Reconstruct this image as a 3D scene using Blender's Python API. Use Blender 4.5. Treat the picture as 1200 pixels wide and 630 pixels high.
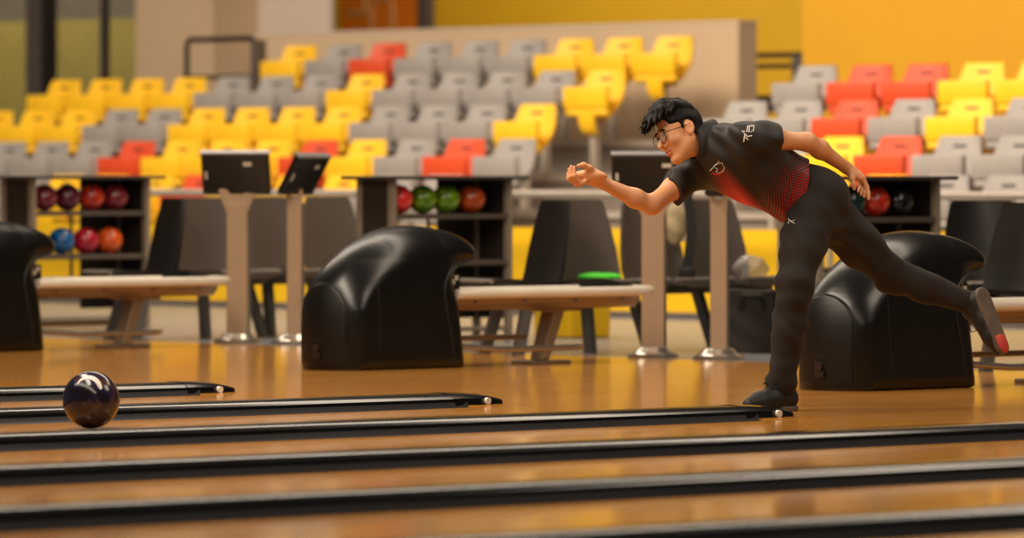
import bpy, bmesh, math, random
import numpy as np
from mathutils import Vector, Matrix, Quaternion

# ---------------------------------------------------------------- scene basics
for o in list(bpy.data.objects):
    bpy.data.objects.remove(o)
scene = bpy.context.scene
COL = scene.collection
R = math.radians
TH = R(42.6)                       # angle between the lanes and the picture plane
CS, SN = math.cos(TH), math.sin(TH)
FPX, HZ, CAMH = 6741.0, 203.0, 0.97
OU, OW = 16.4, 16.4                # foul line at x = 0

def V(u, w, z):
    """building axes: u runs away from the pins, w across the lanes"""
    return Vector((u - OU, w - OW, z))

def pix(px, py, d):
    """a point of the photograph at a measured distance d"""
    X = (px - 600) / FPX * d
    return V(X * CS + d * SN, d * CS - X * SN, CAMH - (py - HZ) / FPX * d)

cam = bpy.data.cameras.new('camera')
camo = bpy.data.objects.new('camera', cam); COL.objects.link(camo)
camo.location = V(0, 0, CAMH)
camo.rotation_euler = (R(90), 0, -TH)
cam.sensor_width = 36; cam.lens = FPX / 1200 * 36
cam.shift_y = -(315 - HZ) / 1200
cam.clip_end = 200
cam.dof.use_dof = True
cam.dof.focus_distance = 23.6
cam.dof.aperture_fstop = 2.9
scene.camera = camo

scene.view_settings.view_transform = 'Standard'
scene.view_settings.look = 'None'
scene.view_settings.gamma = 1
scene.view_settings.use_curve_mapping = False
scene.view_settings.exposure = -0.12

world = bpy.data.worlds.new('hall_ambient'); scene.world = world
world.use_nodes = True
bg = world.node_tree.nodes['Background']
bg.inputs[0].default_value = (1.0, 0.86, 0.70, 1)
bg.inputs[1].default_value = 0.07

def area(name, u, w, z, su, sw, power, aim=None, col=(1.0, 0.84, 0.66)):
    l = bpy.data.lights.new(name, 'AREA'); l.shape = 'RECTANGLE'
    l.size = su; l.size_y = sw; l.energy = power; l.color = col
    o = bpy.data.objects.new(name, l); COL.objects.link(o)
    o.location = V(u, w, z)
    if aim is not None:
        d = V(*aim) - o.location
        o.rotation_euler = d.to_track_quat('-Z', 'Y').to_euler()
    return o
# rows of ceiling luminaires of the hall, and an added lobby fill
area('ceiling_lamp_tribune', 23.6, 33.0, 6.2, 16, 1.5, 1080, (29.0, 33.0, 1.0))
area('ceiling_lamp_tribune_side', 24.0, 26.5, 5.6, 6, 1.5, 520, (29.0, 27.0, 1.0))
area('ceiling_lamp_concourse', 20.5, 23.0, 5.6, 1.2, 16, 520)
area('ceiling_lamp_approach', 13.6, 19.0, 5.4, 8, 1.2, 620, (16.8, 17.2, 0.6))
area('ceiling_lamp_lanes', 10.5, 15.0, 5.2, 1.5, 14, 420)
area('lobby_fill', 33.8, 46.0, 5.0, 6, 1.0, 280, (35.6, 46.0, 2.2))  # fill light added to brighten the room behind the windows
area('ceiling_lamp_bowler', 18.6, 12.8, 5.2, 2.5, 2.5, 150, (17.0, 16.8, 0.8))
area('ceiling_lamp_back', 35.0, 40.0, 6.0, 18, 1.5, 720, (39.5, 41.0, 1.5))

# ---------------------------------------------------------------- materials
def lin(c):
    return tuple((x / 255 / 12.92) if x / 255 <= .04045 else ((x / 255 + .055) / 1.055) ** 2.4 for x in c) + (1,)

MATS = {}
def mat(name, rgb, rough=.5, metal=0, var=.08, scale=6, bump=0, spec=.5, stretch=(1, 1, 1), coat=0, bscale=None):
    if name in MATS: return MATS[name]
    m = bpy.data.materials.new(name); m.use_nodes = True
    nt = m.node_tree; b = nt.nodes['Principled BSDF']
    tc = nt.nodes.new('ShaderNodeTexCoord'); mp = nt.nodes.new('ShaderNodeMapping')
    mp.inputs['Scale'].default_value = stretch
    nz = nt.nodes.new('ShaderNodeTexNoise'); nz.inputs['Scale'].default_value = scale
    nz.inputs['Detail'].default_value = 4
    rp = nt.nodes.new('ShaderNodeValToRGB')
    c = lin(rgb)
    rp.color_ramp.elements[0].position = .3; rp.color_ramp.elements[1].position = .7
    rp.color_ramp.elements[0].color = tuple(x * (1 - var) for x in c[:3]) + (1,)
    rp.color_ramp.elements[1].color = tuple(min(1, x * (1 + var)) for x in c[:3]) + (1,)
    nt.links.new(tc.outputs['Object'], mp.inputs[0]); nt.links.new(mp.outputs[0], nz.inputs['Vector'])
    nt.links.new(nz.outputs['Fac'], rp.inputs[0]); nt.links.new(rp.outputs[0], b.inputs['Base Color'])
    b.inputs['Roughness'].default_value = rough; b.inputs['Metallic'].default_value = metal
    b.inputs['Specular IOR Level'].default_value = spec
    b.inputs['Coat Weight'].default_value = coat
    if bump:
        bp = nt.nodes.new('ShaderNodeBump'); bp.inputs['Strength'].default_value = bump
        bp.inputs['Distance'].default_value = .01
        src = nz
        if bscale:
            src = nt.nodes.new('ShaderNodeTexNoise'); src.inputs['Scale'].default_value = bscale
            nt.links.new(mp.outputs[0], src.inputs['Vector'])
        nt.links.new(src.outputs['Fac'], bp.inputs['Height']); nt.links.new(bp.outputs[0], b.inputs['Normal'])
    MATS[name] = m
    return m

def glass(name, rgb, rough=.05, alpha=.35):
    m = bpy.data.materials.new(name); m.use_nodes = True
    nt = m.node_tree; nt.nodes.clear()
    out = nt.nodes.new('ShaderNodeOutputMaterial'); mx = nt.nodes.new('ShaderNodeMixShader')
    tr = nt.nodes.new('ShaderNodeBsdfTransparent'); gl = nt.nodes.new('ShaderNodeBsdfPrincipled')
    tc = nt.nodes.new('ShaderNodeTexCoord'); nz = nt.nodes.new('ShaderNodeTexNoise'); nz.inputs['Scale'].default_value = 3
    ma = nt.nodes.new('ShaderNodeMapRange'); ma.inputs['To Min'].default_value = alpha * .8; ma.inputs['To Max'].default_value = alpha * 1.2
    nt.links.new(tc.outputs['Object'], nz.inputs['Vector']); nt.links.new(nz.outputs['Fac'], ma.inputs['Value'])
    tr.inputs[0].default_value = (.9, .9, .9, 1)
    gl.inputs['Base Color'].default_value = lin(rgb); gl.inputs['Roughness'].default_value = rough
    nt.links.new(ma.outputs[0], mx.inputs[0]); nt.links.new(tr.outputs[0], mx.inputs[1]); nt.links.new(gl.outputs[0], mx.inputs[2])
    nt.links.new(mx.outputs[0], out.inputs[0])
    return m

def wood_mat(name, base, dark, rough, plank=.03):
    m = bpy.data.materials.new(name); m.use_nodes = True
    nt = m.node_tree; b = nt.nodes['Principled BSDF']
    tc = nt.nodes.new('ShaderNodeTexCoord')
    bk = nt.nodes.new('ShaderNodeTexBrick'); bk.inputs['Scale'].default_value = 1
    bk.inputs['Brick Width'].default_value = 1.1; bk.inputs['Row Height'].default_value = plank
    bk.inputs['Mortar Size'].default_value = .0012; bk.offset = .37
    bk.inputs['Color1'].default_value = lin(base); bk.inputs['Color2'].default_value = lin(dark)
    bk.inputs['Mortar'].default_value = lin([x * .6 for x in dark])
    mp = nt.nodes.new('ShaderNodeMapping'); mp.inputs['Scale'].default_value = (.6, 26, 1)
    nz = nt.nodes.new('ShaderNodeTexNoise'); nz.inputs['Scale'].default_value = 2; nz.inputs['Detail'].default_value = 5
    mx = nt.nodes.new('ShaderNodeMixRGB'); mx.blend_type = 'MULTIPLY'; mx.inputs[0].default_value = .5
    rp = nt.nodes.new('ShaderNodeValToRGB'); rp.color_ramp.elements[0].color = (.55, .5, .45, 1); rp.color_ramp.elements[1].color = (1, 1, 1, 1)
    rp.color_ramp.elements[0].position = .3; rp.color_ramp.elements[1].position = .65
    L = nt.links.new
    L(tc.outputs['Object'], bk.inputs['Vector']); L(tc.outputs['Object'], mp.inputs[0]); L(mp.outputs[0], nz.inputs['Vector'])
    L(nz.outputs['Fac'], rp.inputs[0]); L(bk.outputs['Color'], mx.inputs[1]); L(rp.outputs[0], mx.inputs[2])
    L(mx.outputs[0], b.inputs['Base Color'])
    b.inputs['Roughness'].default_value = rough
    b.inputs['Specular IOR Level'].default_value = .5
    MATS[name] = m
    return m

def ball_mat(name, rgb, rgb2, scale=5):
    if name in MATS: return MATS[name]
    m = bpy.data.materials.new(name); m.use_nodes = True
    nt = m.node_tree; b = nt.nodes['Principled BSDF']
    tc = nt.nodes.new('ShaderNodeTexCoord')
    nz = nt.nodes.new('ShaderNodeTexNoise'); nz.inputs['Scale'].default_value = scale; nz.inputs['Detail'].default_value = 3
    nz.inputs['Distortion'].default_value = 2.2
    rp = nt.nodes.new('ShaderNodeValToRGB'); rp.color_ramp.elements[0].color = lin(rgb); rp.color_ramp.elements[1].color = lin(rgb2)
    rp.color_ramp.elements[0].position = .42; rp.color_ramp.elements[1].position = .62
    nt.links.new(tc.outputs['Object'], nz.inputs['Vector']); nt.links.new(nz.outputs['Fac'], rp.inputs[0])
    nt.links.new(rp.outputs[0], b.inputs['Base Color'])
    b.inputs['Roughness'].default_value = .18; b.inputs['Coat Weight'].default_value = .3
    MATS[name] = m
    return m

M = {}
M['approach'] = wood_mat('maple_approach', (208, 148, 76), (186, 126, 58), .13)
M['lane'] = wood_mat('maple_lane', (216, 150, 66), (192, 126, 48), .12, .028)
M['gutter'] = mat('gutter_plastic', (66, 64, 66), .25, var=.2, scale=3, stretch=(.3, 8, 8))
M['cap'] = mat('black_capping', (9, 8, 8), .17, var=.25, scale=2, stretch=(.4, 6, 6), bump=.05)
M['concourse'] = mat('grey_concourse_floor', (126, 128, 132), .25, var=.06, scale=1.5)
M['beige'] = mat('beige_wall_paint', (196, 170, 140), .8, var=.04, scale=1.2, bump=.02)
M['beige2'] = mat('pale_wall_paint', (205, 190, 176), .8, var=.04, scale=1.2, bump=.02)
M['mustard'] = mat('mustard_wall_paint', (206, 160, 6), .7, var=.05, scale=.8, bump=.02)
M['yellow_wall'] = mat('yellow_wall_paint', (198, 146, 4), .7, var=.04, scale=.8, bump=.02)
M['orange_door'] = mat('orange_door_paint', (205, 108, 8), .5, var=.06, scale=2)
M['frame'] = mat('grey_steel_frame', (112, 104, 100), .4, .5, var=.08)
M['frame_dark'] = mat('dark_steel', (44, 40, 38), .4, .4, var=.1)
M['step'] = mat('grey_platform', (128, 118, 108), .65, var=.07, scale=2, bump=.03)
M['nosing'] = mat('platform_nosing', (176, 166, 154), .5, .2, var=.05)
M['seat_yellow'] = mat('yellow_seat_plastic', (246, 194, 34), .4, var=.03, scale=8, bump=.02)
M['seat_gray'] = mat('grey_seat_plastic', (152, 146, 142), .42, var=.05, scale=8, bump=.02)
M['seat_red'] = mat('orange_red_seat_plastic', (212, 76, 38), .4, var=.04, scale=8, bump=.02)
M['slot'] = mat('dark_slot', (40, 34, 30), .6)
M['counter_top'] = mat('dark_counter_top', (52, 46, 42), .35, var=.1)
M['rack_leg'] = mat('grey_rack_steel', (140, 126, 110), .4, .1, var=.06)
M['rack_panel'] = mat('dark_rack_panel', (46, 36, 30), .5, var=.12, scale=3)
M['shelf'] = mat('rack_shelf_steel', (98, 88, 80), .4, .4, var=.08)
M['hood'] = mat('black_hood_shell', (7, 6, 5), .28, var=.2, scale=4, bump=.03, bscale=120, spec=.5)
M['hood_panel'] = mat('brown_black_hood_panel', (13, 9, 7), .42, var=.2, scale=4, spec=.4)
M['seam'] = mat('hood_seam_rubber', (8, 7, 7), .5)
M['lock'] = mat('lock_metal', (70, 62, 54), .35, .7)
M['sticker'] = mat('white_sticker', (214, 206, 190), .5, var=.12, scale=30)
M['sticker_blue'] = mat('pale_blue_sticker', (150, 190, 200), .5, var=.12, scale=30)
M['rail'] = mat('cream_rack_rail', (226, 216, 198), .25, .1, var=.05)
M['tray'] = mat('bronze_rack_tray', (150, 126, 100), .35, .3, var=.1, scale=3)
M['chrome'] = mat('brushed_steel', (180, 172, 160), .22, .85, var=.06, scale=3)
M['post'] = mat('champagne_post_metal', (176, 148, 120), .4, .2, var=.05)
M['post_side'] = mat('grey_post_metal', (128, 122, 116), .4, .4, var=.05)
M['monitor'] = mat('black_monitor_plastic', (18, 16, 14), .32, var=.2)
M['edge_highlight'] = mat('grey_edge_highlight', (150, 148, 150), .35, .4)
M['chair'] = mat('taupe_chair_shell', (88, 78, 70), .42, var=.06, scale=4)
M['chair_dark'] = mat('black_chair_shell', (24, 20, 18), .4, var=.1, scale=4)
M['chair_edge'] = mat('grey_chair_edge', (140, 130, 120), .4, .3)
M['chair_leg'] = mat('grey_chair_leg', (92, 88, 84), .4, .5)
M['rail_metal'] = mat('pale_rail_metal', (150, 140, 130), .4, .2)
M['skin'] = mat('skin', (222, 158, 112), .45, var=.06, scale=14, bump=.02)
M['hair'] = mat('black_hair', (14, 11, 10), .6, var=.4, scale=30, bump=.12, bscale=90, stretch=(1, 1, .4), spec=.25)
M['trouser'] = mat('charcoal_trouser_cloth', (34, 29, 26), .9, var=.12, scale=30, bump=.12, bscale=60)
M['shoe'] = mat('black_shoe_knit', (14, 13, 13), .6, var=.25, scale=40, bump=.15)
M['shoe_sole'] = mat('dark_shoe_sole', (92, 78, 66), .6, var=.3, scale=18)
M['shoe_red'] = mat('coral_red_sole_tip', (196, 60, 52), .55, var=.1)
M['wire'] = mat('dark_glasses_wire', (30, 26, 24), .3, .6)
M['white_print'] = mat('white_print', (224, 220, 212), .6)
M['eye_white'] = mat('eye_white', (222, 210, 200), .3)
M['iris'] = mat('dark_iris', (28, 18, 14), .2)
M['lips'] = mat('lips', (200, 122, 92), .45)
M['white_thing'] = mat('white_leather', (222, 214, 204), .5, var=.06)
M['khaki'] = mat('khaki_cloth', (186, 166, 128), .85, var=.08, scale=12, bump=.1)
M['green'] = mat('bright_green_cloth', (64, 208, 34), .7, var=.08, scale=10, bump=.1)
M['bag'] = mat('dark_bag_fabric', (44, 36, 32), .8, var=.15, scale=12, bump=.1)
M['strap'] = mat('black_strap', (20, 17, 16), .6)
M['bin'] = mat('yellow_bin_plastic', (222, 176, 4), .5, var=.04)
M['glass'] = glass('window_glass', (120, 110, 90), .08, .25)
M['lens'] = glass('spectacle_lens', (240, 240, 240), .02, .10)
M['clear_bag'] = glass('clear_plastic', (190, 185, 180), .15, .45)
M['olive'] = mat('olive_room_paint', (150, 138, 58), .7, var=.12, scale=1.2)
M['dim'] = mat('dim_grey_paint', (92, 86, 76), .7, var=.08)
M['label_pale'] = mat('faded_door_lettering', (176, 136, 84), .6, var=.2, scale=8)

# ---------------------------------------------------------------- object helpers
def put(o, parent=None, label=None, cat=None, group=None, kind=None):
    COL.objects.link(o)
    if parent is not None: o.parent = parent
    tag(o, label, cat, group, kind)
    return o
def tag(o, label=None, cat=None, group=None, kind=None):
    if label: o['label'] = label
    if cat: o['category'] = cat
    if group: o['group'] = group
    if kind: o['kind'] = kind
    return o
def empty(name, loc, label, cat, group=None, rz=0):
    o = bpy.data.objects.new(name, None); o.empty_display_size = .1
    o.location = loc; o.rotation_euler = (0, 0, rz)
    return put(o, None, label, cat, group)
def copy_tree(o, parent=None):
    c = o.copy(); COL.objects.link(c)
    if parent is not None: c.parent = parent
    for ch in list(o.children): copy_tree(ch, c)
    return c

class MB:
    def __init__(s): s.bm = bmesh.new()
    def box(s, x0, x1, y0, y1, z0, z1, bev=0):
        r = bmesh.ops.create_cube(s.bm, size=1)
        vs = r['verts']
        for v in vs:
            v.co = Vector((x0 if v.co.x < 0 else x1, y0 if v.co.y < 0 else y1, z0 if v.co.z < 0 else z1))
        if bev:
            es = list({e for v in vs for e in v.link_edges})
            bmesh.ops.bevel(s.bm, geom=es, offset=bev, segments=2, affect='EDGES', profile=.5)
        return s
    def tube(s, pts, r, n=10, closed=False, cap=True):
        pts = [Vector(p) for p in pts]; k = len(pts)
        rs = r if isinstance(r, (list, tuple)) else [r] * k
        rings = []
        t0 = (pts[1] - pts[0]).normalized()
        nrm = t0.orthogonal().normalized()
        for i, p in enumerate(pts):
            a = pts[i - 1] if (i or closed) else p
            b = pts[(i + 1) % k] if (i < k - 1 or closed) else p
            t = (b - a).normalized()
            nrm = (nrm - t * nrm.dot(t)).normalized(); bn = t.cross(nrm)
            rings.append([s.bm.verts.new(p + (nrm * math.cos(2 * math.pi * j / n) + bn * math.sin(2 * math.pi * j / n)) * rs[i]) for j in range(n)])
        rng = range(k) if closed else range(k - 1)
        for i in rng:
            A, B = rings[i], rings[(i + 1) % k]
            for j in range(n):
                s.bm.faces.new((A[j], A[(j + 1) % n], B[(j + 1) % n], B[j]))
        if cap and not closed:
            s.bm.faces.new(rings[0][::-1]); s.bm.faces.new(rings[-1])
        return s
    def prism(s, pts, d):
        """polygon of 3D points extruded by the vector d"""
        a = [s.bm.verts.new(Vector(p)) for p in pts]; b = [s.bm.verts.new(Vector(p) + Vector(d)) for p in pts]
        n = len(a)
        s.bm.faces.new(a); s.bm.faces.new(b[::-1])
        for i in range(n): s.bm.faces.new((a[i], b[i], b[(i + 1) % n], a[(i + 1) % n]))
        return s
    def loft(s, rings, cap=True, closed=True):
        vr = [[s.bm.verts.new(Vector(p)) for p in r] for r in rings]
        n = len(vr[0])
        for A, B in zip(vr, vr[1:]):
            for j in range(n if closed else n - 1):
                s.bm.faces.new((A[j], A[(j + 1) % n], B[(j + 1) % n], B[j]))
        if cap and closed:
            s.bm.faces.new(vr[0][::-1]); s.bm.faces.new(vr[-1])
        return s
    def lathe(s, prof, n=20, c=(0, 0, 0)):
        c = Vector(c)
        rings = [[c + Vector((r * math.cos(2 * math.pi * j / n), r * math.sin(2 * math.pi * j / n), z)) for j in range(n)] for r, z in prof]
        return s.loft(rings)
    def ball(s, c, r, seg=24, sc=(1, 1, 1)):
        q = bmesh.ops.create_uvsphere(s.bm, u_segments=seg, v_segments=seg * 2 // 3, radius=r)
        for v in q['verts']: v.co = Vector((v.co.x * sc[0], v.co.y * sc[1], v.co.z * sc[2])) + Vector(c)
        return s
    def build(s, name, m, parent=None, label=None, cat=None, group=None, kind=None, loc=None, smooth=False, bevel=0, rot=None):
        bmesh.ops.recalc_face_normals(s.bm, faces=s.bm.faces)
        me = bpy.data.meshes.new(name); s.bm.to_mesh(me); s.bm.free()
        me.materials.append(m)
        if smooth:
            for p in me.polygons: p.use_smooth = True
            if smooth == 'auto': me.set_sharp_from_angle(angle=R(38))
        o = bpy.data.objects.new(name, me)
        if loc is not None: o.location = loc
        if rot is not None: o.rotation_euler = rot
        if bevel:
            b = o.modifiers.new('bevel', 'BEVEL'); b.width = bevel; b.segments = 2; b.limit_method = 'ANGLE'
        return put(o, parent, label, cat, group, kind)

def ubox(u0, u1, w0, w1, z0, z1):
    return MB().box(u0 - OU, u1 - OU, w0 - OW, w1 - OW, z0, z1)

# ---------------------------------------------------------------- implicit surfaces (for hood and bowler)
def norm(v):
    v = np.asarray(v, float); return v / np.linalg.norm(v)
def s_cone(P, a, b, ra, rb):
    a = np.asarray(a, float); b = np.asarray(b, float); ba = b - a
    h = np.clip(((P - a) @ ba) / (ba @ ba), 0, 1)
    return np.linalg.norm(P - a - h[:, None] * ba, axis=1) - (ra + h * (rb - ra))
def s_chain(P, pts, rs, k=.02):
    d = None
    for i in range(len(pts) - 1):
        e = s_cone(P, pts[i], pts[i + 1], rs[i], rs[i + 1])
        d = e if d is None else smin(d, e, k)
    return d
def s_ell(P, c, F, r):
    q = (P - np.asarray(c)) @ np.asarray(F).T
    r = np.asarray(r, float)
    k0 = np.linalg.norm(q / r, axis=1); k1 = np.linalg.norm(q / (r * r), axis=1) + 1e-9
    return k0 * (k0 - 1) / k1
def smin(a, b, k):
    h = np.clip(.5 + .5 * (b - a) / k, 0, 1)
    return b * (1 - h) + a * h - k * h * (1 - h)
def smax(a, b, k): return -smin(-a, -b, k)

def surface_net(f, lo, hi, h, B=8):
    lo = np.asarray(lo, float); hi = np.asarray(hi, float)
    nb = np.ceil((hi - lo) / (h * B)).astype(int)
    bi = np.stack(np.meshgrid(*[np.arange(n) for n in nb], indexing='ij'), -1).reshape(-1, 3)
    cen = lo + (bi + .5) * h * B
    d = np.concatenate([f(c) for c in np.array_split(cen, max(1, len(cen) // 60000))])
    bi = bi[np.abs(d) < h * B * 1.35]
    g = np.stack(np.meshgrid(*[np.arange(B + 1)] * 3, indexing='ij'), -1).reshape(-1, 3)
    SH = 1 << 20
    cells = []; cpos = []; edges = {0: [], 1: [], 2: []}; efl = {0: [], 1: [], 2: []}
    for ch in np.array_split(bi, max(1, len(bi) // 150)):
        I = ch[:, None, :] * B + g[None]
        P = lo + I.reshape(-1, 3) * h
        D = f(P).reshape(len(ch), B + 1, B + 1, B + 1)
        S = D < 0
        acc = np.zeros((len(ch), B, B, B, 3)); cnt = np.zeros((len(ch), B, B, B))
        for ax in range(3):
            oth = [a for a in range(3) if a != ax]
            for o1 in (0, 1):
                for o2 in (0, 1):
                    sl0 = [slice(None)] * 4; sl1 = [slice(None)] * 4
                    sl0[ax + 1] = slice(0, B); sl1[ax + 1] = slice(1, B + 1)
                    for a, of in zip(oth, (o1, o2)):
                        sl0[a + 1] = sl1[a + 1] = slice(of, B + of)
                    a0 = D[tuple(sl0)]; a1 = D[tuple(sl1)]
                    cr = (a0 < 0) != (a1 < 0)
                    t = np.where(cr, a0 / np.where(cr, a0 - a1, 1), 0)
                    cnt += cr
                    acc[..., ax] += np.where(cr, t, 0)
                    acc[..., oth[0]] += np.where(cr, o1, 0); acc[..., oth[1]] += np.where(cr, o2, 0)
            sl0 = [slice(None)] * 4; sl1 = [slice(None)] * 4
            sl0[ax + 1] = slice(0, B); sl1[ax + 1] = slice(1, B + 1)
            for a in oth: sl0[a + 1] = sl1[a + 1] = slice(0, B)
            cr = S[tuple(sl0)] != S[tuple(sl1)]
            w = np.argwhere(cr)
            edges[ax].append(ch[w[:, 0]] * B + w[:, 1:]); efl[ax].append(S[tuple(sl0)][cr])
        w = np.argwhere(cnt > 0)
        c = ch[w[:, 0]] * B + w[:, 1:]
        n = cnt[cnt > 0][:, None]
        cells.append(c); cpos.append(lo + (c + acc[cnt > 0] / n) * h)
    c = np.concatenate(cells); P = np.concatenate(cpos)
    key = (c[:, 0] * SH + c[:, 1]) * SH + c[:, 2]
    key, ix = np.unique(key, return_index=True); P = P[ix]
    quads = []
    for ax in range(3):
        e = np.concatenate(edges[ax]); fl = np.concatenate(efl[ax])
        o1 = np.zeros(3, int); o2 = np.zeros(3, int); o1[(ax + 1) % 3] = 1; o2[(ax + 2) % 3] = 1
        q = np.stack([e - o1 - o2, e - o2, e, e - o1], 1)
        ok = (q >= 0).all((1, 2)); q = q[ok]; fl = fl[ok]
        kk = (q[..., 0] * SH + q[..., 1]) * SH + q[..., 2]
        pos = np.clip(np.searchsorted(key, kk), 0, len(key) - 1)
        ok = (key[pos] == kk).all(1); pos = pos[ok]; fl = fl[ok]
        pos[~fl] = pos[~fl][:, ::-1]
        quads.append(pos)
    return P, np.concatenate(quads)

def net_obj(name, f, lo, hi, h, m, parent=None, **kw):
    P, Q = surface_net(f, lo, hi, h)
    me = bpy.data.meshes.new(name)
    me.from_pydata(P.tolist(), [], Q.tolist()); me.update()
    me.materials.append(m)
    for p in me.polygons: p.use_smooth = True
    o = bpy.data.objects.new(name, me)
    return put(o, parent, **kw)

# ---------------------------------------------------------------- setting: lanes and floors
CAPS = [23.28, 21.50, 19.72, 17.96, 16.24, 14.45, 12.66, 10.86, 9.07]
CW, GW = .10, .20
for i in range(len(CAPS) - 1):
    w1 = CAPS[i] - CW - GW; w0 = CAPS[i + 1] + CW + GW
    ubox(4.0, 16.4, w0, w1, -.12, 0).build('floor_lane', M['lane'], kind='structure')
# gutters: concave troughs on both sides of every divider
for w in CAPS:
    mb = MB()
    for s in (-1, 1):
        a, b = w + s * CW, w + s * (CW + GW)
        lip = .016
        prof = [(a + (b - a) * (.5 - .5 * math.cos(math.pi * t / 10)), -.070 * math.sin(math.pi * t / 10) + lip * (1 - t / 10) ** 3) for t in range(11)]
        rings = []
        for u in (4.0, 16.17):
            top = [V(u, p, z - .002) for p, z in prof]
            rings.append(top + [V(u, b, -.12), V(u, a, -.12)])
        mb.loft(rings)
    mb.build('gutter', M['gutter'], kind='structure', smooth='auto')
for w in CAPS:
    ubox(16.17, 16.4, w - CW - GW, w + CW + GW, -.12, -.0005).build('floor_foul_end', M['lane'], kind='structure')
ubox(16.4, 20.97, 2, 46, -.12, 0).build('floor', M['approach'], kind='structure')
ubox(20.97, 48, 2, 58, -.12, -.002).build('floor_concourse', M['concourse'], kind='structure')

cap_lab = {19.72: 'black capped lane divider ending farthest left, behind the rolling ball',
           17.96: 'black lane divider whose rounded end lies before the middle ball return',
           16.24: "black lane divider ending right beside the bowler's planted shoe",
           14.45: "black lane divider next nearer than the one at the bowler's shoe",
           12.66: 'black lane divider crossing the lower foreground, second nearest the camera',
           10.86: 'nearest black lane divider, at the bottom right of the picture'}
for w in CAPS:
    if w not in cap_lab: continue
    root = empty('lane_divider', V(16.4, w, 0), cap_lab[w], 'lane divider', 'black lane dividers')
    # profile across w, swept along u (local x = 0 at the foul line)
    def ring(x, hgt, wd, zb=-.06):
        pts = []
        for t in range(13):
            a = math.pi * t / 12
            yy = -wd * math.cos(a); zz = hgt * (math.sin(a) ** .45 if t not in (0, 12) else 0)
            pts.append((x, yy, zz))
        return [(x, -wd, zb)] + pts + [(x, wd, zb)]
    rings = [ring(-12.2, .050, CW), ring(-.32, .050, CW), ring(-.30, .050, CW)]
    MB().loft(rings).build('capping', M['cap'], root, smooth='auto')
    rings = [ring(-.30, .052, CW + .003, -.05)]
    for t in range(1, 8):
        q = t / 8
        rings.append(ring(-.30 + .33 * q, max(.004, .052 * math.sqrt(1 - q * q)), CW + .003 - .03 * q * q, -.05))
    nose = MB().loft(rings).build('nose', M['cap'], root, smooth='auto')
    MB().tube([(-.115, -CW - .006, .014), (-.115, -CW + .01, .014)], .0145, 16).build('foul_sensor', M['white_print'], nose, label='round cream foul sensor')

# rolling ball
bu, bw = 13.64, 17.20
bm_ = bpy.data.materials.new('swirled_dark_ball'); bm_.use_nodes = True
nt = bm_.node_tree; pb = nt.nodes['Principled BSDF']
tc = nt.nodes.new('ShaderNodeTexCoord'); nz = nt.nodes.new('ShaderNodeTexNoise'); nz.inputs['Scale'].default_value = 7; nz.inputs['Distortion'].default_value = 2.5
rp = nt.nodes.new('ShaderNodeValToRGB'); e = rp.color_ramp.elements
e[0].color = lin((22, 17, 22)); e[0].position = .4; e[1].color = lin((74, 46, 34)); e[1].position = .7
x = rp.color_ramp.elements.new(.55); x.color = lin((26, 26, 56))
nt.links.new(tc.outputs['Object'], nz.inputs['Vector']); nt.links.new(nz.outputs['Fac'], rp.inputs[0]); nt.links.new(rp.outputs[0], pb.inputs['Base Color'])
pb.inputs['Roughness'].default_value = .14
rb = empty('bowling_ball', V(bu, bw, 0), 'dark swirled bowling ball with a white arc rolling down the lane', 'bowling ball')
MB().ball((0, 0, .109), .109, 40).build('shell', bm_, rb, smooth=True)
# white crescent band on the ball and three finger holes
def on_ball(ax, ay, az, r=.1095):
    v = Vector((ax, ay, az)).normalized() * r
    return Vector((v.x, v.y, v.z + .109))
# camera-facing basis: right X, up z, toward camera -D
def ballpt(x, y, r=.1096):
    zc = math.sqrt(max(0, 1 - x * x - y * y))
    d = Vector((CS, -SN, 0)) * x + Vector((0, 0, 1)) * y - Vector((SN, CS, 0)) * zc
    return d * r + Vector((0, 0, .109))
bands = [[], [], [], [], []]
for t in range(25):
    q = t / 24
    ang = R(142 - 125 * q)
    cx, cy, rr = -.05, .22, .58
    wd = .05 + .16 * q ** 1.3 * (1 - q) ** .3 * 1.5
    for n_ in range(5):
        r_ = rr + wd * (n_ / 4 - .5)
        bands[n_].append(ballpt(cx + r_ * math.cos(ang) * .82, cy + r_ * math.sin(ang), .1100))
MB().loft(bands, cap=False, closed=False).build('white_arc', M['white_print'], rb, smooth=True, label='white arc on the ball')
for q in ((.55, -.50), (.44, -.60), (.62, -.62)):
    p = ballpt(*q, r=.1); p2 = ballpt(*q, r=.1093)
    MB().tube([p, p2], .010, 14).build('finger_hole', M['slot'], rb)

# ---------------------------------------------------------------- setting: tribune and walls
SU, STR, SZ, SRI = 29.25, .715, 1.488, .265
def row_u(m): return SU + STR * m
def row_z(m): return SZ + SRI * m - .80
# stepped platforms, rows -2 .. 2
for m in range(-2, 3):
    w0, w1 = (18.0, 52.0) if m < 2 else (31.0, 52.0)
    u0 = row_u(m) - .42; u1 = row_u(m) + STR - .42 if m < 2 else 33.5
    if m == 1: u1 = 34
    z = max(.06, row_z(m))
    ubox(u0, u1, w0, w1, 0, z).build('floor_platform', M['step'], kind='structure')
    ubox(u0 - .03, u0 + .05, w0, w1, z - .045, z + .004).build('trim_1', M['nosing'], kind='structure')
# yellow front board of the tribune
ubox(26.75, 26.80, 18.0, 52.0, 0, .60).build('wall_front', M['bin'], kind='structure')
ubox(26.735, 26.75, 18.0, 52.0, 0, .045).build('baseboard_front', M['frame'], kind='structure')

# beige parapet wall behind the top row
ubox(31.42, 31.62, 31.58, 37.40, .8, 2.14).build('wall_parapet', M['beige'], kind='structure')
ubox(31.41, 31.63, 31.57, 37.40, 2.14, 2.155).build('trim_2', M['beige2'], kind='structure')
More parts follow.
